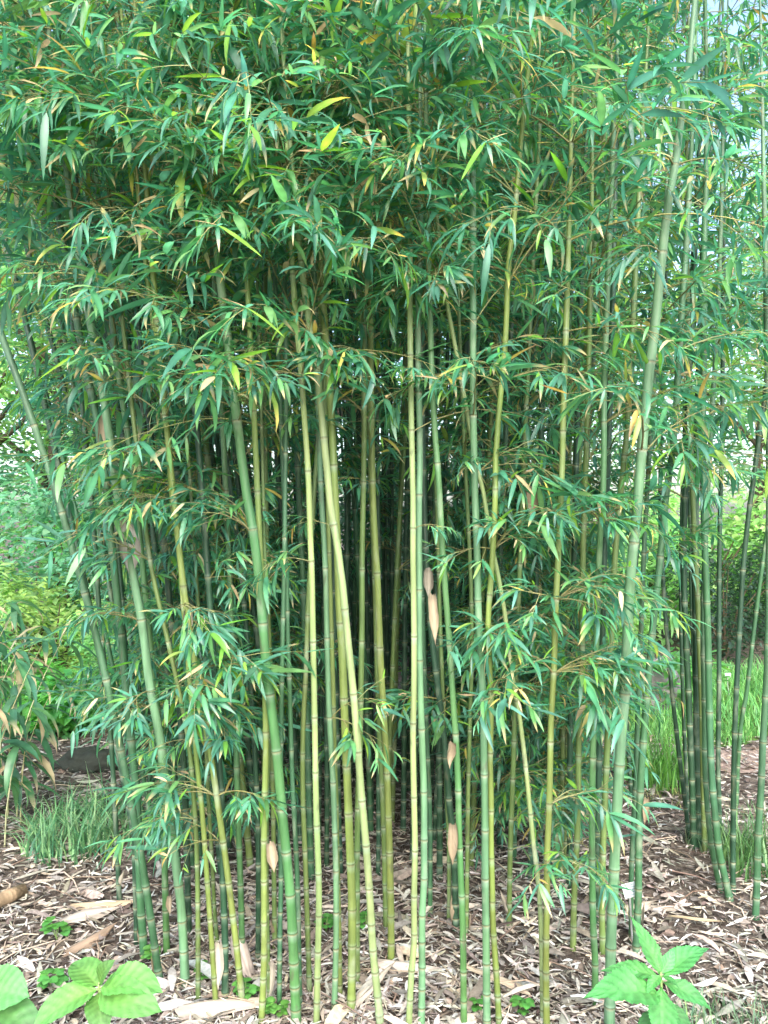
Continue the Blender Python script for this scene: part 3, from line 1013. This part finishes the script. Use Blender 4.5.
# ------------------------------------------------------------------ rocks behind left
def rock(label, px, py, s, col, seed, sq=(1, .8, .6)):
    import bmesh
    from mathutils import noise
    bm = bmesh.new()
    bmesh.ops.create_icosphere(bm, subdivisions=4, radius=1)
    for v in bm.verts:
        n = noise.noise(v.co * 1.3 + Vector((seed, 0, 0))) * .35 + noise.noise(v.co * 4 + Vector((0, seed, 0))) * .22 + noise.noise(v.co * 9) * .10
        v.co *= 1 + n
        v.co = Vector((v.co.x * sq[0], v.co.y * sq[1], v.co.z * sq[2])) * s
    me = bpy.data.meshes.new('rock')
    bm.to_mesh(me)
    bm.free()
    ca = me.color_attributes.new('col', 'FLOAT_COLOR', 'POINT')
    ca.data.foreach_set('color', np.tile(np.array([*col, 1], dtype=np.float32), len(me.vertices)))
    me.polygons.foreach_set('use_smooth', [True] * len(me.polygons))
    me.materials.append(M_ROCK)
    p = gpt(px, py)
    tag(obj('rock', me, None, (p.x, p.y, s * sq[2] * .35)), label, 'rock')


rock('dark mossy rock behind the grass tuft at left', 90, 768, .13, (.030, .036, .028), 2.0, (1.5, .8, .7))
rock('smaller blackish rock right of the dark mossy rock at left', 128, 766, .10, (.035, .033, .03), 5.0, (1.4, .8, .7))
rock('pale greyish boulder seen between the right edge of the grove and the small clump', 655, 706, .25, (.24, .215, .23), 8.0, (.7, .7, 1.0))


# ------------------------------------------------------------------ broad leaved plants in front
def broad_leaf_mesh(name, L, W, col, seed, serr=.06, droop=.5, pts=(.0, .45, .8, 1.0, .98, .86, .66, .40, .0), nv=22, ripple=.03):
    """an ovate toothed leaf along +X with midrib, side veins and a drooping tip"""
    g = random.Random(seed)
    mb = MB()
    T_ = np.linspace(0, 1, len(pts))
    nu = 2 * nv + 1
    nw = 13
    vs, cs, fs = [], [], []
    for i in range(nu):
        t = i / (nu - 1)
        w = float(np.interp(t, T_, pts)) * W / 2
        if 0 < i < nu - 1:
            w *= 1 + (serr if i % 2 else -serr)
        e = -droop * t * t
        x = L * t * math.cos(e * .5)
        z0 = L * t * math.sin(e * .7)
        for j in range(nw):
            s = j / (nw - 1) * 2 - 1
            vein = math.sin((t * 7 - abs(s) * 1.5) * 2 * PI)
            vein = vein * abs(vein) ** .3
            z = z0 + abs(s) * w * .30 + vein * ripple * W * .9 * (abs(s) > .1) + math.sin(t * 7 + seed) * abs(s) * W * .03
            vs.append(Vector((x - abs(s) * abs(s) * w * .0, s * w, z)))
            k = (1.0 + .15 * vein) * (1 + .18 * math.sin(t * 11 + s * 5 + seed * 2) * math.sin(s * 9 + seed))
            if abs(s) < .1:
                k = 1.12
            q = .92 + .2 * (1 - t)
            cs.append((col[0] * k * q * (1 + .3 * (1 - abs(s)) * (1 - t)), col[1] * k * q, col[2] * k))
    for i in range(nu - 1):
        for j in range(nw - 1):
            a = i * nw + j
            fs.append((a, a + 1, a + nw + 1, a + nw))
    mb.add(vs, fs, cs)
    return mb.mesh(name, M_BROAD)


def leafy_plant(name, label, base, stem_top, leaves, col, leafkw, stemcol=(.20, .30, .10)):
    """leaves: (target pixel of the tip, depth shift, start height fraction, width ratio, roll)"""
    t = thing(name, label, 'plant', base)
    mb = MB()
    top = Vector(stem_top) - Vector(base)
    tube(mb, [Vector((0, 0, -.02)), top * .5 + Vector((.004, 0, 0)), top], [.005, .0045, .0035], stemcol, 8)
    obj('stem', mb.mesh('stem', M_TWIG), t)
    for i, (tip, f, wr, roll, k, dr) in enumerate(leaves):
        a = top * f
        b = Vector(tip) - Vector(base)
        d = b - a
        L = d.length
        pet = a + d * .04
        pm = MB()
        tube(pm, [a, a.lerp(pet, .5) + Vector((0, 0, .003)), pet], .0022, stemcol, 6)
        me = broad_leaf_mesh('leaf', L * .95, L * wr, tuple(c * k for c in col), i * 3 + 1, droop=dr, **leafkw)  # k paints the shading between leaves into each leaf's base colour
        lf = obj('leaf', me, t, pet)
        X = d.normalized()
        Zr = Vector((0, -.55, 1))
        Y = Zr.cross(X).normalized()
        Z = X.cross(Y)
        m3 = Matrix((X, Y, Z)).transposed() @ Matrix.Rotation(roll, 3, 'X')
        lf.rotation_euler = m3.to_euler()
        obj('petiole', pm.mesh('petiole', M_TWIG), t)
    return t


HYD = dict(pts=(.08, .60, .90, 1.0, 1.0, .93, .78, .50, .0), serr=.02, ripple=.016)
SPR = dict(pts=(.0, .40, .80, 1.0, .94, .74, .50, .24, .0), serr=.06)
dL = 2.02
b = gpt(98, 1050); b.y = dL + .02; b.x = (98 - 384) / F * b.y
leafy_plant('leafy_plant', 'lime green plant with broad oval crinkled leaves at the bottom left', (b.x, b.y, 0), at(99, 986, dL), [
    (at(30, 1014, dL - .10), .97, .58, .25, 1.15, .5),
    (at(157, 974, dL - .02), .98, .66, -.3, 1.25, .5),
    (at(72, 955, dL + .06), .99, .66, .2, .78, .4),
    (at(106, 962, dL - .02), 1.02, .62, .1, .62, .5),
    (at(148, 1002, dL - .09), .95, .50, .3, .85, .6),
    (at(100, 1026, dL - .10), .95, .62, .0, .62, .7)], (.115, .300, .075), HYD)
b = Vector(((-6 - 384) / F * 2.0, 2.0, 0))
leafy_plant('leafy_plant', 'partly cut off plant with round lime leaves at the left picture edge', b, at(-16, 985, 2.0), [
    (at(21, 990, 1.95), .97, .85, .2, 1.1, .5), (at(18, 965, 2.08), .98, .7, -.2, .7, .3), (at(36, 1027, 1.9), .85, .5, 0, .62, .5),
    (at(-60, 990, 2.0), .97, .6, 0, 1, .5)], (.090, .270, .085), HYD)
dR = 1.95
b = Vector(((663 - 384) / F * dR, dR, 0))
leafy_plant('leafy_plant', 'bright green plant with pointed toothed leaves at the bottom right', b, at(661, 978, dR), [
    (at(636, 915, dR + .04), 1.0, .38, .2, .85, .25),
    (at(708, 938, dR + .05), 1.0, .40, -.2, .95, .35),
    (at(604, 960, dR + .0), 1.0, .36, .2, .80, .4),
    (at(716, 1004, dR - .05), .98, .38, .15, .78, .45),
    (at(596, 980, dR - .15), .88, .38, .1, 1.1, .3),
    (at(664, 1056, dR - .12), .96, .44, .0, .85, .4),
    (at(676, 946, dR + .03), 1.02, .42, .3, 1.15, .2),
    (at(655, 950, dR + .02), 1.03, .40, -.3, 1.0, .2),
    (at(646, 990, dR - .05), 1.02, .42, .3, 1.15, .3),
    (at(680, 985, dR - .04), 1.02, .42, -.3, .7, .3),
    (at(704, 1040, dR - .06), .85, .34, .0, .6, .5),
    (at(630, 1040, dR - .02), .80, .34, .0, .6, .5)], (.075, .290, .085), SPR)


# ------------------------------------------------------------------ small seedlings
def seedling_mesh(seed, s):
    g = random.Random(seed)
    mb, fm = MB(), MB()
    for k in range(g.randint(5, 9)):
        a = g.uniform(0, 2 * PI)
        h = g.uniform(.4, 1) * s
        p = Vector((math.cos(a) * s * .3, math.sin(a) * s * .3, h))
        tube(mb, [Vector((0, 0, 0)), p * .6 + Vector((0, 0, .1 * s)), p], .0010, (.16, .25, .08), 4)
        for q in range(3):
            L = s * g.uniform(.4, .62)
            leaf(fm, p, a + (q - 1) * 1.2, .25, L, L * .8, .6, .15, g.uniform(-.3, .3), vary((.08, .24, .05), g, .25),
                 None, LT, [.2, .7, 1, 1, .7, 0])
    return mb.mesh('stem', M_TWIG), fm.mesh('foliage', M_GRASS)


SEED = [seedling_mesh(40 + i, .05) for i in range(4)]
for i, (px, py, s, lab) in enumerate([
        (246, 1000, 1.1, 'tiny clover like seedling left of the bright yellow culm foot'), (277, 1018, 1.0, 'tiny green seedling between bright yellow culm and thick bending culm'),
        (478, 1012, .9, 'tiny seedling between the fresh green and blue green tall culms'), (522, 1016, 1.0, 'tiny seedling left of the thin pale crossing stem foot'),
        (152, 962, .9, 'small seedling near the foot of the leftmost leaning culm'), (204, 980, .9, 'small seedling between the thin olive and the bowing yellowish culm'),
        (57, 940, 1.4, 'feathery dark green weed on bare soil at left'), (52, 992, 1.2, 'small weed left of the lime green broad leaved plant'),
        (326, 932, 1.0, 'seedling in the shade behind the jointed pale yellow culm'), (366, 930, 1.0, 'seedling in the shade behind the leaning pale culm')]):
    p = gpt(px, py)
    st, fo = SEED[i % 4]
    t = thing('seedling', lab, 'seedling', p, i * 1.3, 'small seedlings sprouting from the litter')
    a = obj('stem', st, t, scale=(s, s, s))
    obj('foliage', fo, t, scale=(s, s, s))


# ------------------------------------------------------------------ grass
def blade(mb, p, az, h, w, lean, col):
    vs, cs, fs = [], [], []
    n = 4
    for i in range(n):
        t = i / (n - 1)
        c = Vector(p) + Vector((math.cos(az), math.sin(az), 0)) * lean * h * t * t + Vector((0, 0, h * t * (1 - .25 * lean * t)))
        s = Vector((-math.sin(az), math.cos(az), 0)) * w * (1 - t) * .5
        if i < n - 1:
            vs += [c - s, c + s]; cs += [col, col]
        else:
            vs.append(c); cs.append(tuple(v * 1.2 for v in col))
    fs = [(0, 1, 3, 2), (2, 3, 5, 4), (4, 5, 6)]
    mb.add(vs, fs, cs)


def grass_tuft(label, px, py, rx, ry, n, h, w, cols, seed, lean=(.2, 1.0), name='grass_tuft'):
    g = random.Random(seed)
    mb = MB()
    for k in range(n):
        a = g.uniform(0, 2 * PI)
        r = math.sqrt(g.random())
        x, y = math.cos(a) * r * rx, math.sin(a) * r * ry
        blade(mb, (x, y, -.01), g.uniform(0, 2 * PI), h * g.uniform(.45, 1.1), w * g.uniform(.6, 1.2), g.uniform(*lean), vary(g.choice(cols), g, .25))
    p = gpt(px, py)
    tag(obj(name, mb.mesh(name, M_GRASS), None, p), label, 'grass')


GC = [(.09, .24, .12), (.13, .30, .14), (.07, .20, .11), (.20, .36, .17)]
grass_tuft('wide tuft of fine bluish green grass on the litter at left', 84, 836, .24, .34, 430, .25, .014, GC, 1, (.3, 1.5))
grass_tuft('small upright grass clump in front of the wide tuft at left', 47, 858, .05, .06, 60, .22, .008, GC, 2, (.1, .5))
grass_tuft('small grass clump left of the twin dark pair', 92, 852, .09, .08, 70, .17, .007, GC, 3)
grass_tuft('low grey green grass in the bottom right corner', 742, 1035, .16, .12, 170, .13, .006, [(.10, .20, .12), (.14, .24, .13), (.07, .15, .07)], 4)
grass_tuft('grass clump beside the bright green pointed leaf plant at bottom right', 690, 1040, .09, .08, 70, .11, .006, [(.10, .20, .10), (.13, .24, .08)], 14)
grass_tuft('dark arching grass clump behind the right edge culm', 752, 868, .16, .16, 240, .30, .010, [(.05, .14, .05), (.08, .2, .06), (.12, .24, .08)], 5)
grass_tuft('pale trailing grass patch below the path at right', 728, 846, .2, .12, 220, .13, .008, [(.14, .22, .12), (.10, .2, .09), (.2, .24, .13)], 6)
grass_tuft('tall bright grass clump seen behind the culms right of the thickest pale culm', 660, 782, .2, .2, 320, .42, .011, [(.10, .30, .06), (.14, .34, .07), (.08, .24, .06)], 7)
grass_tuft('yellowish low moss and grass patch at the right foot of the grove', 672, 800, .22, .16, 200, .07, .008, [(.26, .28, .10), (.16, .24, .08)], 8)

g = random.Random(9)
mb = MB()
k = 0


def inside(x, y, P):
    c = False
    j = len(P) - 1
    for i in range(len(P)):
        if (P[i][1] > y) != (P[j][1] > y) and x < (P[j][0] - P[i][0]) * (y - P[i][1]) / (P[j][1] - P[i][1]) + P[i][0]:
            c = not c
        j = i
    return c


while k < 9000:
    x, y = g.uniform(.8, 5.0), g.uniform(5.0, 8.2)
    if not inside(x, y, LAWN):
        continue
    k += 1
    blade(mb, (x, y, 0), g.uniform(0, 2 * PI), g.uniform(.06, .20), g.uniform(.008, .016), g.uniform(.2, 1.1),
          vary(g.choice([(.12, .33, .09), (.09, .27, .08), (.17, .38, .10), (.20, .40, .13)]), g, .25))
o = obj('lawn_grass', mb.mesh('lawn_grass', M_GRASS))
o['kind'] = 'stuff'


# ------------------------------------------------------------------ plant labels
def flat_mat(name, c, rough=.4, metal=0):
    m, nt, out = new_mat(name)
    tc = N(nt, 'ShaderNodeTexCoord')
    nz = N(nt, 'ShaderNodeTexNoise'); nz.inputs['Scale'].default_value = 60
    nt.links.new(tc.outputs['Object'], nz.inputs['Vector'])
    mr = N(nt, 'ShaderNodeMapRange'); mr.inputs['To Min'].default_value = .85; mr.inputs['To Max'].default_value = 1.1
    nt.links.new(nz.outputs['Fac'], mr.inputs['Value'])
    hs = N(nt, 'ShaderNodeHueSaturation'); hs.inputs['Color'].default_value = (*c, 1)
    nt.links.new(mr.outputs['Result'], hs.inputs['Value'])
    bs = N(nt, 'ShaderNodeBsdfPrincipled')
    bs.inputs['Roughness'].default_value = rough
    bs.inputs['Metallic'].default_value = metal
    nt.links.new(hs.outputs['Color'], bs.inputs['Base Color'])
    nt.links.new(bs.outputs['BSDF'], out.inputs['Surface'])
    return m


M_WHITE = flat_mat('label_plate', (.52, .58, .58))
M_INK = flat_mat('label_ink', (.10, .20, .24))
M_STEEL = flat_mat('label_stake', (.52, .52, .52), .4, .4)


def box_mesh(name, sx, sy, sz, mat, bev=.0008):
    import bmesh
    bm = bmesh.new()
    bmesh.ops.create_cube(bm, size=1)
    for v in bm.verts:
        v.co = Vector((v.co.x * sx, v.co.y * sy, v.co.z * sz))
    bmesh.ops.bevel(bm, geom=bm.edges[:], offset=bev, segments=2, affect='EDGES')
    me = bpy.data.meshes.new(name)
    bm.to_mesh(me)
    bm.free()
    me.materials.append(mat)
    return me


def plant_label(label, foot, plate, w, h, roll, lines, curve):
    t = thing('plant_label', label, 'label', foot)
    mb = MB()
    top = plate - foot + Vector((0, .006, 0))
    tube(mb, [Vector((0, 0, -.05)), Vector((-.3 * curve, 0, top.z * .25)), Vector((top.x + curve * .15, top.y, top.z * .6)), top], .0034, (1, 1, 1), 8)
    obj('stake', mb.mesh('stake', M_STEEL), t)
    pl = obj('plate', box_mesh('plate', w, .003, h, M_WHITE), t, plate - foot, (-.15, roll, 0))
    if lines:
        g = random.Random(3)
        wm = bpy.data.meshes.new('writing')
        vs, fs = [], []
        for r in range(5):
            z = h * (.34 - .17 * r)
            x = -w * .38 + g.uniform(0, .1) * w
            while x < w * .36:
                l = g.uniform(.05, .16) * w
                b0 = len(vs)
                vs += [(x, -.0021, z), (x + l, -.0021, z), (x + l, -.0021, z + h * .055), (x, -.0021, z + h * .055)]
                fs.append((b0, b0 + 1, b0 + 2, b0 + 3))
                x += l + .05 * w
        wm.from_pydata(vs, [], fs)
        wm.materials.append(M_INK)
        obj('writing', wm, pl)
    return t


f = gpt(634, 945)
dlab = f.y - .05
plant_label('small tilted white plant label on a thin metal stake beside the right edge culms', f, at(630, 890, dlab), .048, .047, math.radians(-14), True, .03)
f = gpt(729, 700)
plant_label('tiny distant white label on a stake at the far end of the lawn', f, at(728, 675, f.y - .03), .045, .03, 0, False, .0)


# ------------------------------------------------------------------ broad leaved dwarf bamboo at the left edge
def sasa(label, base, stems, seed, h):
    g = random.Random(seed)
    t = thing('dwarf_bamboo', label, 'bamboo', base)
    for k in range(stems):
        mb, fm = MB(), MB()
        a = g.uniform(-1.2, 2.4)
        hh = h * g.uniform(.6, 1.05)
        rx, ry = g.uniform(-.22, .22), g.uniform(-.2, .2)
        pts = [Vector((rx, ry, -.02))]
        for i in range(6):
            tt = (i + 1) / 6
            pts.append(Vector((rx + math.cos(a) * .3 * hh * tt ** 2, ry + math.sin(a) * .15 * hh * tt ** 2, hh * tt)))
        tube(mb, pts, [.004 - .0004 * i for i in range(7)], vary((.36, .36, .2), g), 6)
        for i in range(2, 7):
            for q in range(2 if i < 6 else 4):
                az = g.uniform(0, 2 * PI) if g.random() < .5 else a + g.uniform(-1, 1)
                L = g.uniform(.16, .26)
                dead = g.random() < .12
                c = vary((.46, .36, .22), g) if dead else vary(g.choice([(.06, .17, .09), (.09, .22, .10), (.07, .19, .11)]), g)
                leaf(fm, pts[i], az, g.uniform(-.6, .3), L, L * g.uniform(.13, .19), g.uniform(.7, 1.6), g.uniform(.1, .4), g.uniform(-.5, .5), c,
                     (.5, .42, .28) if g.random() < .4 else None)
        s = obj('stem', mb.mesh('stem', M_TWIG), t)
        obj('foliage', fm.mesh('foliage', M_LEAF), s)
    return t


sasa('broad leaved dwarf bamboo with drooping blades and dry tips at the left picture edge', Vector((-1.86, 3.75, 0)), 15, 51, 1.0)
sasa('second dwarf bamboo clump behind the drooping one at the left edge', Vector((-2.3, 4.4, 0)), 12, 52, 1.05)


# ------------------------------------------------------------------ background trees and shrubs
def crown_mesh(seed, blobs, n, ls, cols, name='crown'):
    """leaves scattered through the shells of several uneven clumps"""
    g = np.random.default_rng(seed)
    rr = random.Random(seed)
    V, Fc, C = [], [], []
    tot = sum(b[3] ** 2 for b in blobs)
    mb = MB()
    for bx, by, bz, br in blobs:
        m = int(n * br * br / tot)
        cb = rr.choice(cols)
        for k in range(m):
            d = g.normal(size=3)
            d /= np.linalg.norm(d)
            r = br * (.45 + .62 * g.random() ** .6)
            r *= 1 + .22 * math.sin(d[0] * 5 + seed) * math.sin(d[1] * 4 + bx * 3) + .15 * math.sin(d[2] * 7)
            p = Vector((bx + d[0] * r, by + d[1] * r, bz + d[2] * r * .85))
            L = ls * rr.uniform(.6, 1.3)
            az = math.atan2(d[1], d[0]) + rr.uniform(-1, 1)
            el = rr.uniform(-.9, .35)
            a = dirv(az, el)
            s = Vector((-math.sin(az), math.cos(az), rr.uniform(-.5, .5))).normalized()
            w = L * rr.uniform(.22, .34)
            c = vary(cb if rr.random() < .7 else rr.choice(cols), rr, .25)
            up = Vector((0, 0, 1)) * L * .06
            mb.add([p, p + a * L * .45 - s * w + up, p + a * L, p + a * L * .45 + s * w + up], [(0, 1, 2), (0, 2, 3)], [c] * 4)
    return mb.mesh(name, M_TREE, False)


def trunk_mesh(seed, h, r, spread, col, limbs=6):
    g = random.Random(seed)
    mb = MB()
    pts = [Vector((0, 0, -.1))]
    for i in range(7):
        pts.append(Vector((g.uniform(-.06, .06) * h * .2 * i / 3, g.uniform(-.06, .06) * h * .2 * i / 3, h * (i + 1) / 7)))
    tube(mb, pts, [r * (1.25 if i == 0 else 1 - .1 * i) for i in range(8)], col, 10)
    for k in range(limbs):
        i = g.randint(3, 6)
        a = g.uniform(0, 2 * PI)
        p = pts[i]
        q = p + Vector((math.cos(a) * spread * .5, math.sin(a) * spread * .5, h * .18))
        w = q + Vector((math.cos(a) * spread * .4, math.sin(a) * spread * .4, h * .16))
        tube(mb, [p, q, w], [r * .5, r * .3, r * .12], col, 6)
    return mb.mesh('trunk', M_BARK)


def blobset(seed, n, rx, ry, z0, z1, r):
    g = random.Random(seed)
    out = []
    for k in range(n):
        a = g.uniform(0, 2 * PI)
        q = math.sqrt(g.random())
        z = g.uniform(z0, z1)
        out.append((math.cos(a) * rx * q, math.sin(a) * ry * q, z, r * g.uniform(.7, 1.2)))
    return out


LIGHT = [(.22, .44, .17), (.27, .50, .18), (.17, .37, .15), (.33, .54, .22)]
YEL = [(.26, .44, .14), (.30, .47, .15), (.21, .38, .14)]
MIDG = [(.05, .13, .045), (.07, .17, .05), (.045, .11, .05), (.09, .19, .06)]
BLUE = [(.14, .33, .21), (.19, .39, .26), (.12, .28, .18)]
DARK = [(.025, .065, .03), (.035, .085, .035), (.03, .07, .04)]

TREES = {
    'light': (crown_mesh(1, blobset(1, 16, 1.8, 1.6, 2.0, 6.5, .85), 6500, .12, LIGHT), trunk_mesh(1, 4.2, .10, 1.6, (.09, .07, .05))),
    'mid': (crown_mesh(2, blobset(2, 16, 1.9, 1.7, 1.8, 6.8, .9), 9000, .13, MIDG), trunk_mesh(2, 4.6, .13, 1.7, (.07, .055, .045))),
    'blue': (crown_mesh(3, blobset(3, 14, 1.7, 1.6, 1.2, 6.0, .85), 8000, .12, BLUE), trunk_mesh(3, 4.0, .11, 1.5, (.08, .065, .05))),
    'yellow': (crown_mesh(4, blobset(4, 14, 1.6, 1.5, 1.6, 5.2, .8), 8000, .12, YEL), trunk_mesh(4, 3.6, .09, 1.4, (.10, .08, .06))),
}
TL = [
    ('light', -5.2, 9.5, 1.0, 'airy light green tree farthest left behind the grove'),
    ('light', -3.9, 9.4, .9, 'light green tree at left right behind the leaning culm'),
    ('yellow', -4.6, 12.5, 1.2, 'tall yellow green tree far off at left'),
    ('light', -2.7, 11.0, 1.15, 'light green tree behind the left half of the grove'),
    ('mid', -1.0, 10.5, 1.2, 'deep green tree behind the centre left of the grove'),
    ('mid', 1.1, 10.5, 1.15, 'deep green tree behind the centre right of the grove'),
    ('light', 2.9, 12.6, 1.0, 'light green tree beyond the lawn left of the yellow one'),
    ('yellow', 5.4, 11.5, .95, 'yellow green sunny tree beyond the lawn at the right edge'),
    ('mid', 7.6, 12.0, 1.2, 'deep green tree beyond the lawn past the right edge'),
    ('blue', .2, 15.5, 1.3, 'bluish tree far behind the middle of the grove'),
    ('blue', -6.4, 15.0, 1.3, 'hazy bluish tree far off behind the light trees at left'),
    ('mid', -2.2, 14.5, 1.3, 'deep green tree far behind the left half of the grove'),
    ('light', 2.2, 14.8, 1.2, 'light tree far behind the right half of the grove'),
    ('light', 8.6, 15.5, 1.3, 'light tree far off past the right picture edge'),
    ('light', -7.6, 12.0, 1.2, 'light tree past the left picture edge'),
    ('yellow', 3.6, 16.5, 1.25, 'distant yellow tree between the two trees beyond the lawn'),
]
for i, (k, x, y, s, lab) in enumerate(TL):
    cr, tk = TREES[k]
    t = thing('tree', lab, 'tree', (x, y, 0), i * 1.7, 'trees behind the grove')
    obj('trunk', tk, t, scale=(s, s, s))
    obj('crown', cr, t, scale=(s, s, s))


def shrub_stems(seed, h, spread):
    g = random.Random(seed)
    mb = MB()
    for k in range(7):
        a = g.uniform(0, 2 * PI)
        q = Vector((math.cos(a) * spread * .6, math.sin(a) * spread * .6, h * g.uniform(.6, .9)))
        tube(mb, [Vector((0, 0, -.03)), q * .5 + Vector((0, 0, h * .1)), q], [.014, .009, .004], (.10, .08, .05), 5)
    return mb.mesh('stem', M_BARK)


SHRUBS = {
    'light': (crown_mesh(11, blobset(11, 9, .45, .4, .25, .9, .30), 2600, .075, LIGHT, 'foliage'), shrub_stems(1, 1.0, .6)),
    'yellow': (crown_mesh(12, blobset(12, 9, .5, .4, .2, .8, .28), 2600, .07, YEL, 'foliage'), shrub_stems(2, .9, .6)),
    'dark': (crown_mesh(13, blobset(13, 10, .6, .45, .2, 1.0, .33), 3200, .06, DARK, 'foliage'), shrub_stems(3, 1.1, .7)),
    'blue': (crown_mesh(14, blobset(14, 10, .5, .45, .3, 1.3, .30), 3000, .08, BLUE, 'foliage'), shrub_stems(4, 1.4, .6)),
    'herb': (crown_mesh(15, blobset(15, 9, .45, .35, .06, .28, .16), 1300, .085, [(.10, .32, .09), (.13, .36, .12), (.16, .40, .10)], 'foliage'), shrub_stems(5, .3, .4)),
}
SL = [
    ('yellow', -2.75, 6.6, 1.05, 'lime yellow shrub at left behind the leaning culm'),
    ('yellow', -3.3, 7.4, 1.2, 'larger lime shrub nearer the left picture edge'),
    ('blue', -3.0, 7.9, 1.25, 'tall bluish shrub above the lime shrubs at left'),
    ('blue', -2.3, 7.3, 1.0, 'bluish shrub right of the lime shrubs at left'),
    ('light', -2.1, 6.2, .8, 'light green shrub low behind the twin dark pair'),
    ('herb', -1.95, 5.6, 1.0, 'low bright green herb clump behind the dark mossy rock'),
    ('herb', -2.5, 5.7, 1.1, 'low bright herb clump left of the dark mossy rock'),
    ('light', -3.0, 5.9, .9, 'light green shrub behind the dwarf bamboo at the left edge'),
    ('dark', -1.3, 7.6, 1.2, 'dark shrub behind the left half of the grove'),
    ('light', -4.2, 6.8, 1.3, 'light green bush beside the larger lime shrub at left'),
    ('blue', -4.4, 8.6, 1.5, 'tall bluish bush behind the light bush at left'),
    ('light', -3.6, 9.6, 1.7, 'tall light bush far behind the lime shrubs at left'),
    ('light', -2.2, 9.0, 1.6, 'tall light bush seen between the leaning culms at left'),
    ('blue', -1.9, 10.2, 1.9, 'very tall bluish bush far behind the leaning culms at left'),
    ('dark', .7, 8.8, 1.6, 'tall dark bush behind the middle of the grove'),
    ('dark', -.6, 9.0, 1.7, 'tall dark bush behind the centre left of the grove'),
    ('light', 1.6, 9.2, 1.7, 'tall light bush behind the right half of the grove'),
    ('light', 3.0, 9.4, 1.7, 'tall light bush behind the dark rounded bush at right'),
    ('light', 5.2, 9.9, 1.8, 'tall light bush at the far right beyond the lawn'),
    ('blue', 6.4, 9.6, 1.7, 'tall bluish bush past the right picture edge'),
    ('dark', .0, 7.8, 1.3, 'dark shrub behind the middle of the grove'),
    ('blue', 1.2, 7.6, 1.2, 'bluish shrub behind the right half of the grove'),
    ('light', 2.15, 8.3, 1.1, 'light shrub on the far side of the lawn behind the small clump'),
    ('dark', 3.55, 8.3, 1.0, 'dark rounded bush on the far side of the lawn behind the tiny label'),
    ('dark', 4.6, 8.7, 1.15, 'dark bush farther right on the far side of the lawn'),
    ('herb', 1.75, 6.3, 1.5, 'bright leafy herb clump seen through the culms at the near edge of the lawn'),
    ('yellow', 2.5, 9.6, 1.5, 'yellow green shrub far beyond the lawn behind the small clump'),
    ('light', 3.9, 9.8, 1.7, 'tall light shrub beyond the dark bushes at right'),
]
for i, (k, x, y, s, lab) in enumerate(SL):
    fo, st = SHRUBS[k]
    t = thing('shrub', lab, 'shrub', (x, y, 0), i * 2.1, 'shrubs and herbs around the grove')
    obj('stem', st, t, scale=(s, s, s))
    obj('foliage', fo, t, scale=(s, s, s))

# ------------------------------------------------------------------ light
SUN_EL, SUN_AZ = math.radians(42), math.radians(176)   # azimuth from +Y clockwise: high behind the camera
w = bpy.data.worlds.new('World')
scene.world = w
w.use_nodes = True
nt = w.node_tree
nt.nodes.clear()
sky = nt.nodes.new('ShaderNodeTexSky')
sky.sky_type = 'NISHITA'
sky.sun_disc = False
sky.sun_elevation = SUN_EL
sky.sun_rotation = SUN_AZ
sky.air_density = 1.0
sky.dust_density = 3.0
bg = nt.nodes.new('ShaderNodeBackground')
bg.inputs['Strength'].default_value = 0.15
wo = nt.nodes.new('ShaderNodeOutputWorld')
nt.links.new(sky.outputs['Color'], bg.inputs['Color'])
nt.links.new(bg.outputs['Background'], wo.inputs['Surface'])
sd = bpy.data.lights.new('sun', 'SUN')
sd.energy = 1.4
sd.angle = math.radians(60)
sd.color = (1, .98, .95)
so = bpy.data.objects.new('sun', sd)
COL.objects.link(so)
v = Vector((math.sin(SUN_AZ) * math.cos(SUN_EL), math.cos(SUN_AZ) * math.cos(SUN_EL), math.sin(SUN_EL)))
so.rotation_euler = v.to_track_quat('Z', 'Y').to_euler()
so.location = (0, -5, 8)

vs_ = scene.view_settings
vs_.view_transform = 'Standard'
vs_.look = 'None'
vs_.gamma = 1
vs_.use_curve_mapping = False
vs_.exposure = 2.15
cy = scene.cycles
cy.max_bounces = 6
cy.diffuse_bounces = 4
cy.glossy_bounces = 2
cy.transmission_bounces = 4
cy.use_denoising = True
cy.use_adaptive_sampling = True
cy.adaptive_threshold = .02
cy.caustics_reflective = False
cy.caustics_refractive = False
